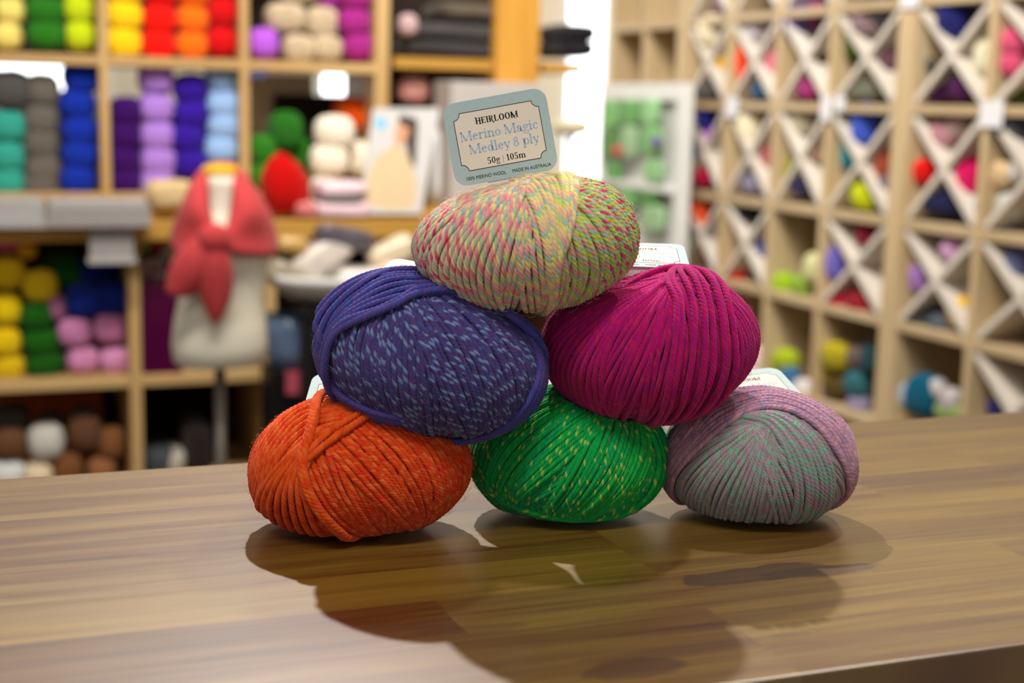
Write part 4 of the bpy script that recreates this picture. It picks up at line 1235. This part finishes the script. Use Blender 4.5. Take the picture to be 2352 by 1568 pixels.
patch('collar_right', folds([[g(545, 378, .03), g(572, 415, -.01), g(606, 470, -.02), g(634, 520, -.01), g(636, 588, .0)],
                       [g(540, 395, -.01), g(562, 435, -.05), g(590, 485, -.07), g(615, 535, -.06), g(612, 588, -.05)],
                       [g(538, 420, -.04), g(546, 450, -.06), g(560, 495, -.08), g(570, 540, -.085), g(560, 584, -.08)],
                       [g(540, 430, -.035), g(534, 475, -.05), g(526, 518, -.07), g(512, 540, -.09), g(515, 575, -.09)]]), coral, sw, .008)
patch('collar_back', [[g(440, 420, -.01), g(470, 380, .03), g(505, 372, .05), g(545, 376, .04), g(574, 418, 0)],
                      [g(436, 460, .02), g(465, 420, .06), g(505, 410, .08), g(548, 416, .07), g(578, 460, .03)]], coral, sw, .008)
soft('knot', g(492, 548, -.095), (0.03, 0.024, 0.028), coral, sw, e=0.9, lump=.1, seed=3)
patch('left_tail', [[g(456, 545, -.09), g(484, 548, -.108), g(508, 560, -.10)], [g(402, 582, -.08), g(448, 600, -.115), g(488, 622, -.105)],
                    [g(386, 630, -.07), g(424, 652, -.10), g(470, 654, -.095)], [g(378, 674, -.065), g(410, 682, -.085), g(450, 676, -.08)]], coral, sw, .008)
patch('front_tail', [[g(478, 548, -.10), g(496, 556, -.11), g(514, 552, -.10)], [g(456, 600, -.10), g(492, 610, -.12), g(530, 600, -.10)],
                     [g(452, 650, -.09), g(490, 660, -.115), g(536, 650, -.09)], [g(470, 700, -.085), g(494, 708, -.105), g(522, 702, -.085)], [g(490, 738, -.085), g(494, 742, -.09), g(500, 738, -.085)]], coral, sw, .008)

# ------------------------------------------------------------------ bowl of packets, stand and tub beside the mannequin
YT = 2.84
tb = empty('display_stand', (onY(770, 800, YT)[0], YT + .1, 0), 'black square display stand under the white bowl', 'stand')
a, b_ = onY(690, 900, YT), onY(930, 702, YT)
MB().box(a[0], b_[0], YT, YT + .24, b_[2] - .02, b_[2]).build('top', M['black'], tb)
for X in (a[0] + .005, b_[0] - .03):
    for Yq in (YT + .005, YT + .21): MB().box(X, X + .025, Yq, Yq + .025, 0, b_[2] - .02).build('leg', M['black'], tb)
MB().box(a[0] + .01, b_[0] - .01, YT + .2, YT + .21, .2, b_[2] - .02).build('back_panel', M['black'], tb)
cb = onY(770, 690, YT + .1); k = depth(cb) / F
br_ = []
for (r, z) in ((.055, 0), (.10, .012), (.135, .04), (.150, .062), (.156, .060), (.143, .040), (.10, .020), (.05, .010)):
    br_.append([(cb[0] + r * math.cos(t), YT + .1 + r * .8 * math.sin(t), b_[2] + z) for t in np.linspace(0, 2 * math.pi, 36, endpoint=False)])
bo = MB().loft(br_).build('bowl', M['white'], smooth=True)
tag(bo, 'wide white bowl of wrapped packets on the black stand', 'bowl')
for (x, y, w, h, tl, c, s) in ((735, 592, 170, 70, -.6, (206, 196, 186), 'large clear wrapped packet leaning across the bowl'), (668, 640, 120, 60, .5, (150, 140, 120), 'olive patterned packet at the left of the bowl'),
                               (840, 640, 130, 50, 0, (232, 220, 214), 'flat cream packet at the front of the bowl'), (900, 580, 120, 60, -.4, (216, 200, 170), 'beige packet at the right of the bowl'),
                               (790, 545, 140, 50, .2, (90, 82, 90), 'dark grey packet at the back of the bowl'), (668, 560, 70, 40, .1, (196, 156, 90), 'ochre packet just under the counter edge'),
                               (905, 640, 80, 60, .5, (238, 200, 172), 'peach packet behind the blue ball tag')):
    p = onY(x, y, YT + .1 + (.05 if y < 600 else -.02)); k = depth(p) / F / 2
    tag(soft('packet', p, (w * k, .035, h * k), plain('packet_film', c, 0.2, 0.6, 0.25, 30), e=.5, tilt=-tl, lump=.08, seed=int(x + y)), s, 'packet', 'packets in the white bowl')
tu = []
for (r, y) in ((50, 836), (58, 800), (62, 760), (64, 722), (60, 722), (55, 800)):
    c = onY(668, y, 2.98); k = depth(c) / F
    tu.append([(c[0] + r * k * math.cos(t), 2.98 + r * k * math.sin(t), c[2]) for t in np.linspace(0, 2 * math.pi, 28, endpoint=False)])
tub = MB().loft(tu).build('plastic_tub', plain('ice_blue_plastic', (112, 138, 172), 0.15, 0.6), smooth=True)
tag(tub, 'glossy ice blue plastic tub behind the mannequin', 'tub')
c = onY(668, 840, 2.98)
st = MB().box(c[0] - .055, c[0] + .055, 2.93, 3.03, 0, c[2]).build('crate', M['black'], bevel=.004)
tag(st, 'black crate under the ice blue tub', 'crate')
a, b_ = onY(656, 905, 2.925), onY(704, 850, 2.925)
pk = MB().box(a[0], b_[0], 2.915, 2.928, a[2], b_[2]).build('tag_card', plain('pink_card', (214, 96, 116), .5), bevel=.002)
tag(pk, 'pink card stuck on the black crate', 'card')

# ------------------------------------------------------------------ right wall cube shelves
XR = 2.2
rowz = [1.66, 1.39, 1.13, 0.846, 0.588, 0.315, 0.05]
DP = 0.30
def unit(ys, label, crossed, z0=0.02):
    """ys: far to near positions of the uprights"""
    e = empty('cube_shelf', (XR + .15, (ys[0] + ys[-1]) / 2, 0), label, 'shelving')
    t = 0.022
    for i, Y in enumerate(ys):
        w = t if 0 < i < len(ys) - 1 else 0.034
        y0 = Y - w / 2 if 0 < i < len(ys) - 1 else (Y - w if i == 0 else Y)
        MB().box(XR, XR + DP, y0, y0 + w, z0, 1.66).build('upright', M['maple'], e, bevel=.0015)
    for c, (a, b_) in enumerate(zip(ys, ys[1:])):
        ya = a - (.034 if c == 0 else t / 2); yb = b_ + (.034 if c == len(ys) - 2 else t / 2)
        for z in rowz:
            MB().box(XR + .002, XR + DP, yb, ya, z - t, z).build('shelf_board', M['mapley'], e, bevel=.0015)
        for r in range(len(rowz) - 1):
            if (r, c) not in crossed: continue
            zt, zb_ = rowz[r] - t, rowz[r + 1]
            h = .008
            for s in (0, 1):
                za, zc_ = (zt, zb_) if s == 0 else (zb_, zt)
                dy, dz = yb - ya, zc_ - za; L = math.hypot(dy, dz); ny, nz = -dz / L * h, dy / L * h
                sh = .012 / L
                A = (ya + dy * sh, za + dz * sh); B = (yb - dy * sh, zc_ - dz * sh)
                q = [(A[0] - ny, A[1] - nz), (B[0] - ny, B[1] - nz), (B[0] + ny, B[1] + nz), (A[0] + ny, A[1] + nz)]
                MB().hexa([(XR + .004 + .0015 * s, *v) for v in q] + [(XR + DP - .008 - .001 * s, *v) for v in q]).build('cross_panel', M['cross'], e)
    MB().box(XR + DP - .006, XR + DP, ys[-1] + .034, ys[0] - .034, .05, 1.64).build('back_panel', M['backb'], e)
    return e
colA = [4.255, 3.95, 3.66, 3.385, 3.055]
colB = [3.053, 2.735, 2.42, 2.10]
unit(colA, 'pale cube shelf with crossed dividers along the right wall, left unit', {(0, 0), (0, 1), (0, 2), (0, 3), (1, 0), (1, 1), (1, 2), (1, 3), (2, 0), (2, 1), (2, 2), (2, 3), (3, 0), (3, 1), (3, 3)})
unit(colB, 'pale cube shelf with crossed dividers at the right edge, near unit', {(r, c) for r in range(4) for c in range(3)} | {(4, 1), (4, 2)})
colC = [4.82, 4.54, 4.257]
unit(colC, 'plain cube shelf in the far corner beside the bright window', set())

rown = {0: 'over-top', 1: 'top', 2: 'second', 3: 'third', 4: 'bottom'}
coln = ['first', 'second', 'third', 'fourth', 'fifth', 'sixth']
GR = 'yarn balls in the cube shelves'
items = [
 # row, col, x, y, w, h, colour, colour name, shape
 (1, 0, 1642, 72, 62, 66, (236, 222, 190), 'cream'), (1, 0, 1656, 150, 30, 52, (244, 190, 50), 'yellow'), (1, 0, 1624, 202, 58, 44, (104, 98, 100), 'grey'), (1, 0, 1588, 110, 30, 60, (120, 130, 86), 'sage'),
 (1, 1, 1708, 148, 34, 76, (236, 72, 30), 'scarlet'), (1, 1, 1745, 72, 56, 40, (206, 196, 204), 'pale grey'), (1, 1, 1774, 142, 26, 70, (232, 130, 150), 'pink'), (1, 1, 1750, 208, 44, 32, (44, 92, 132), 'steel blue'),
 (1, 2, 1836, 52, 62, 76, (86, 72, 128), 'dusky violet'), (1, 2, 1878, 34, 44, 60, (122, 50, 96), 'plum'), (1, 2, 1862, 204, 54, 42, (158, 54, 112), 'raspberry'), (1, 2, 1826, 208, 40, 34, (86, 74, 116), 'slate violet'), (1, 2, 1888, 112, 32, 60, (56, 42, 44), 'dark brown'),
 (1, 3, 2000, 46, 70, 66, (150, 126, 130), 'dusty mauve'), (1, 3, 2030, 26, 44, 50, (110, 108, 128), 'blue grey'), (1, 3, 1962, 102, 36, 66, (74, 96, 30), 'olive'), (1, 3, 1988, 204, 90, 44, (118, 120, 102), 'sage grey'), (1, 3, 2040, 140, 34, 54, (104, 70, 82), 'faded plum'),
 (1, 4, 2196, 46, 70, 84, (36, 38, 104), 'navy'), (1, 4, 2160, 206, 62, 52, (62, 18, 66), 'deep purple'), (1, 4, 2215, 206, 60, 50, (72, 26, 74), 'aubergine'), (1, 4, 2184, 166, 54, 40, (104, 100, 90), 'mouse grey'), (1, 4, 2262, 128, 40, 80, (214, 206, 176), 'ivory'), (1, 4, 2126, 150, 40, 40, (92, 86, 82), 'graphite'),
 (1, 5, 2336, 96, 60, 56, (214, 86, 122), 'rose pink'), (1, 5, 2330, 148, 50, 54, (206, 78, 114), 'deep rose'), (1, 5, 2344, 214, 56, 50, (60, 66, 22), 'moss green'),
 (2, 0, 1630, 272, 50, 64, (34, 38, 122), 'navy'), (2, 0, 1637, 338, 32, 80, (168, 28, 176), 'bright violet'), (2, 0, 1598, 348, 26, 40, (60, 140, 170), 'teal blue'), (2, 0, 1617, 402, 56, 44, (196, 24, 72), 'crimson'),
 (2, 1, 1728, 290, 58, 70, (236, 224, 188), 'cream'), (2, 1, 1732, 422, 60, 38, (150, 144, 168), 'lilac grey'), (2, 1, 1762, 372, 24, 70, (182, 92, 100), 'rosewood'), 
 (2, 2, 1802, 386, 36, 60, (160, 156, 52), 'olive yellow'), (2, 2, 1846, 424, 60, 40, (52, 52, 92), 'navy'), (2, 2, 1850, 282, 62, 46, (196, 186, 160), 'stone'), (2, 2, 1884, 340, 30, 60, (170, 134, 110), 'tan'),
 (2, 3, 1990, 286, 52, 84, (66, 92, 196), 'cornflower blue'), (2, 3, 1950, 356, 30, 60, (30, 128, 138), 'teal'), (2, 3, 2030, 366, 32, 88, (158, 74, 48), 'rust'), (2, 3, 1992, 450, 60, 56, (190, 198, 22), 'lime yellow'), (2, 3, 2036, 428, 36, 44, (110, 92, 106), 'mauve grey'),
 (2, 4, 2172, 308, 56, 56, (190, 136, 146), 'dusty pink'), (2, 4, 2200, 292, 44, 40, (206, 178, 176), 'blush grey'), (2, 4, 2124, 396, 48, 52, (214, 14, 8), 'bright red'), (2, 4, 2092, 440, 46, 56, (206, 10, 8), 'red'), (2, 4, 2226, 404, 46, 92, (206, 16, 92), 'hot pink'), (2, 4, 2176, 466, 110, 52, (34, 34, 72), 'midnight blue'),
 (2, 5, 2336, 292, 64, 70, (72, 74, 80), 'slate'), (2, 5, 2300, 402, 60, 56, (212, 182, 140), 'beige'), (2, 5, 2344, 392, 44, 46, (226, 218, 210), 'white'), (2, 5, 2268, 476, 50, 48, (170, 178, 200), 'ice blue'), (2, 5, 2322, 474, 60, 52, (196, 196, 190), 'pearl grey'), (2, 5, 2298, 508, 66, 40, (140, 140, 150), 'pewter'),
 (3, 0, 1616, 494, 50, 66, (244, 92, 40), 'orange red'), (3, 0, 1630, 560, 30, 72, (160, 24, 18), 'brick red'), (3, 0, 1590, 530, 26, 70, (110, 160, 70), 'leaf green'),
 (3, 1, 1722, 484, 48, 40, (40, 42, 52), 'charcoal'), (3, 1, 1668, 596, 36, 44, (124, 126, 196), 'periwinkle'), (3, 1, 1690, 632, 44, 42, (214, 20, 44), 'red'), (3, 1, 1750, 584, 26, 52, (54, 78, 150), 'denim blue'),
 (3, 2, 1800, 652, 70, 46, (150, 184, 34), 'lime green'), (3, 2, 1846, 656, 46, 44, (136, 166, 60), 'apple green'), (3, 2, 1874, 616, 46, 62, (206, 204, 150), 'pale celery'),
 (3, 3, 1918, 604, 52, 76, (112, 100, 186), 'lavender'), (3, 3, 1992, 534, 40, 52, (152, 36, 64), 'claret'), (3, 3, 1938, 690, 66, 54, (158, 28, 46), 'wine red'), (3, 3, 1984, 700, 60, 56, (146, 34, 44), 'dark red'),
 (3, 4, 2196, 574, 56, 54, (206, 158, 196), 'lilac pink'), (3, 4, 2114, 640, 40, 62, (166, 122, 186), 'mauve'), (3, 4, 2122, 730, 62, 52, (66, 68, 70), 'lead grey'), (3, 4, 2172, 744, 62, 44, (86, 94, 104), 'storm grey'), (3, 4, 2204, 714, 44, 62, (240, 192, 34), 'sunflower yellow'),
 (3, 5, 2338, 604, 50, 80, (96, 100, 140), 'slate blue'),
 (4, 1, 1742, 830, 40, 66, (234, 206, 206), 'blush'),
 (4, 2, 1806, 828, 54, 50, (164, 180, 30), 'lime'), (4, 2, 1784, 852, 46, 44, (156, 172, 40), 'citron'), (4, 2, 1814, 872, 40, 62, (62, 112, 152), 'denim'), (4, 2, 1850, 896, 50, 46, (214, 206, 206), 'white'),
 (4, 3, 1926, 818, 66, 60, (176, 160, 30), 'mustard'), (4, 3, 1902, 846, 50, 46, (150, 138, 28), 'ochre'), (4, 3, 1972, 882, 54, 56, (52, 104, 112), 'teal'), (4, 3, 1924, 890, 60, 46, (86, 68, 24), 'bronze'), (4, 3, 1896, 906, 46, 40, (124, 106, 116), 'mauve'), (4, 3, 1974, 928, 48, 40, (150, 140, 166), 'lilac grey'), (4, 3, 2000, 824, 40, 60, (40, 70, 76), 'dark teal'), (4, 3, 1970, 820, 40, 44, (110, 92, 88), 'taupe'),
 (4, 4, 2072, 902, 50, 60, (172, 190, 206), 'ice blue'), (4, 4, 2128, 908, 76, 88, (10, 88, 116), 'peacock blue'), (4, 4, 2154, 892, 34, 40, (206, 198, 196), 'white'), (4, 4, 2184, 918, 40, 50, (196, 186, 186), 'silver'), (4, 4, 2180, 944, 60, 40, (150, 172, 96), 'pale green'), (4, 4, 2062, 948, 46, 40, (178, 194, 214), 'frost blue'),
 (4, 5, 2290, 936, 40, 36, (60, 52, 110), 'indigo'),
 (0, 0, 1592, 6, 60, 44, (150, 120, 180), 'lilac'), (0, 1, 1680, 0, 70, 36, (176, 132, 170), 'orchid'),
]
for (r, c, x, y, w, h, rgb, nm) in items:
    ball(onX(x, y, XR + .050), w * 1.28, h * 1.2, rgb, '%s yarn ball in the %s row, %s cubby of the cube shelves' % (nm, rown[r], coln[c]), GR, rnd.choice(['end', 'side', 'tilt']), yaw=-1.2)
# white price tickets clipped on the shelf edges
for (x, y, w, h, s) in ((1680, 246, 44, 44, 'leftmost white ticket on the shelf edge below the top cubbies'), (1896, 248, 34, 56, 'white ticket on the shelf edge, left one of the middle pair'), (1928, 238, 30, 34, 'white ticket on the shelf edge, right one of the middle pair'),
                        (2088, 2, 56, 32, 'white ticket at the top of the thick double upright'), (2276, 262, 64, 60, 'white ticket on the shelf edge at the right side')):
    p = onX(x, y, XR - .006); k = depth(p) / F / 2
    wy = w * k / math.sin(R_(65)) * 2.2 * .5
    o = MB().hexa([(XR - .006, p[1] + wy, p[2] - h * k), (XR - .006, p[1] - wy, p[2] - h * k), (XR - .004, p[1] - wy, p[2] - h * k), (XR - .004, p[1] + wy, p[2] - h * k),
                   (XR - .004, p[1] + wy, p[2] + h * k), (XR - .004, p[1] - wy, p[2] + h * k), (XR - .002, p[1] - wy, p[2] + h * k), (XR - .002, p[1] + wy, p[2] + h * k)]).build('price_ticket', M['paper'])
    tag(o, s, 'price ticket', 'white price tickets on the cube shelves')

# ------------------------------------------------------------------ green packet rack in the far corner
XK = 2.12
rk = empty('packet_rack', (XK, 4.5, 0), 'white framed rack of green packets in front of the far corner', 'rack')
yr0, yr1 = onX(1572, 300, XK)[1], onX(1378, 300, XK)[1]
zt_ = onX(1470, 192, XK)[2]
MB().box(XK, XK + .03, yr0, yr0 + .06, 0, zt_).build('post', M['white'], rk, bevel=.003)
MB().box(XK, XK + .03, yr1 - .03, yr1, 0, zt_).build('post', M['white'], rk, bevel=.003)
MB().box(XK, XK + .03, yr0 + .06, yr1 - .03, zt_ - .055, zt_).build('header', M['white'], rk, bevel=.003)
MB().box(XK + .02, XK + .03, yr0 + .06, yr1 - .03, .3, zt_ - .055).build('back_panel', plain('pale_panel', (206, 206, 200), .6), rk)
for z in (.62, .86): MB().box(XK - .02, XK + .02, yr0 + .06, yr1 - .03, z - .02, z).build('rail', M['white'], rk)
greens = [(124, 190, 110), (96, 168, 84), (150, 206, 140), (76, 140, 66), (160, 200, 150)]
q = 0
for (x, y, w, h) in ((1402, 262, 44, 60), (1448, 258, 44, 56), (1494, 256, 44, 58), (1400, 330, 44, 66), (1446, 326, 46, 70), (1496, 322, 46, 66), (1408, 394, 40, 44), (1500, 392, 46, 50), (1486, 450, 50, 50), (1500, 500, 60, 60), (1440, 452, 40, 60)):
    p = onX(x, y, XK - .012); k = depth(p) / F / 2
    o = soft('seed_packet', p, (.008, w * k * 1.9, h * k), plain('packet_green', greens[q % 5], .3, .5, .65, 110), e=.4, lump=.04, seed=q)
    tag(o, ['glossy pale green packet at the top left of the rack', 'mid green packet at the top middle of the rack', 'light green packet at the top right of the rack', 'dark green packet at the left of the second rack row',
            'grey green packet at the centre of the rack', 'pale green packet at the right of the second rack row', 'small green packet low at the left of the rack', 'green packet above the lower right packets of the rack',
            'dark green packet second from the bottom of the rack', 'vivid green packet at the bottom right of the rack', 'whitish green packet at the bottom left of the rack'][q], 'packet', 'green packets on the rack'); q += 1
for (x, y, w, c, s) in ((1418, 346, 26, (206, 96, 96), 'small coral pompom among the green packets'), (1506, 326, 22, (130, 84, 176), 'small violet pompom among the green packets')):
    ball(onX(x, y, XK - .03), w, w, c, s, None, 'side')
# cream hat and cushion by the window
p = onY(1312, 292, 4.3); tag(soft('felt_hat', p, (.06, .06, .028), wool((222, 208, 176)), e=.9), 'cream felt hat on the stand beside the bright window', 'hat')
p2 = p.copy(); MB().cyl((p[0], p[1]), .012, .012, 0, p[2] - .02).build('hat_stand', M['white']); 
o = bpy.data.objects['hat_stand']; tag(o, 'thin white stand holding the cream felt hat', 'stand')
#@@BG_END
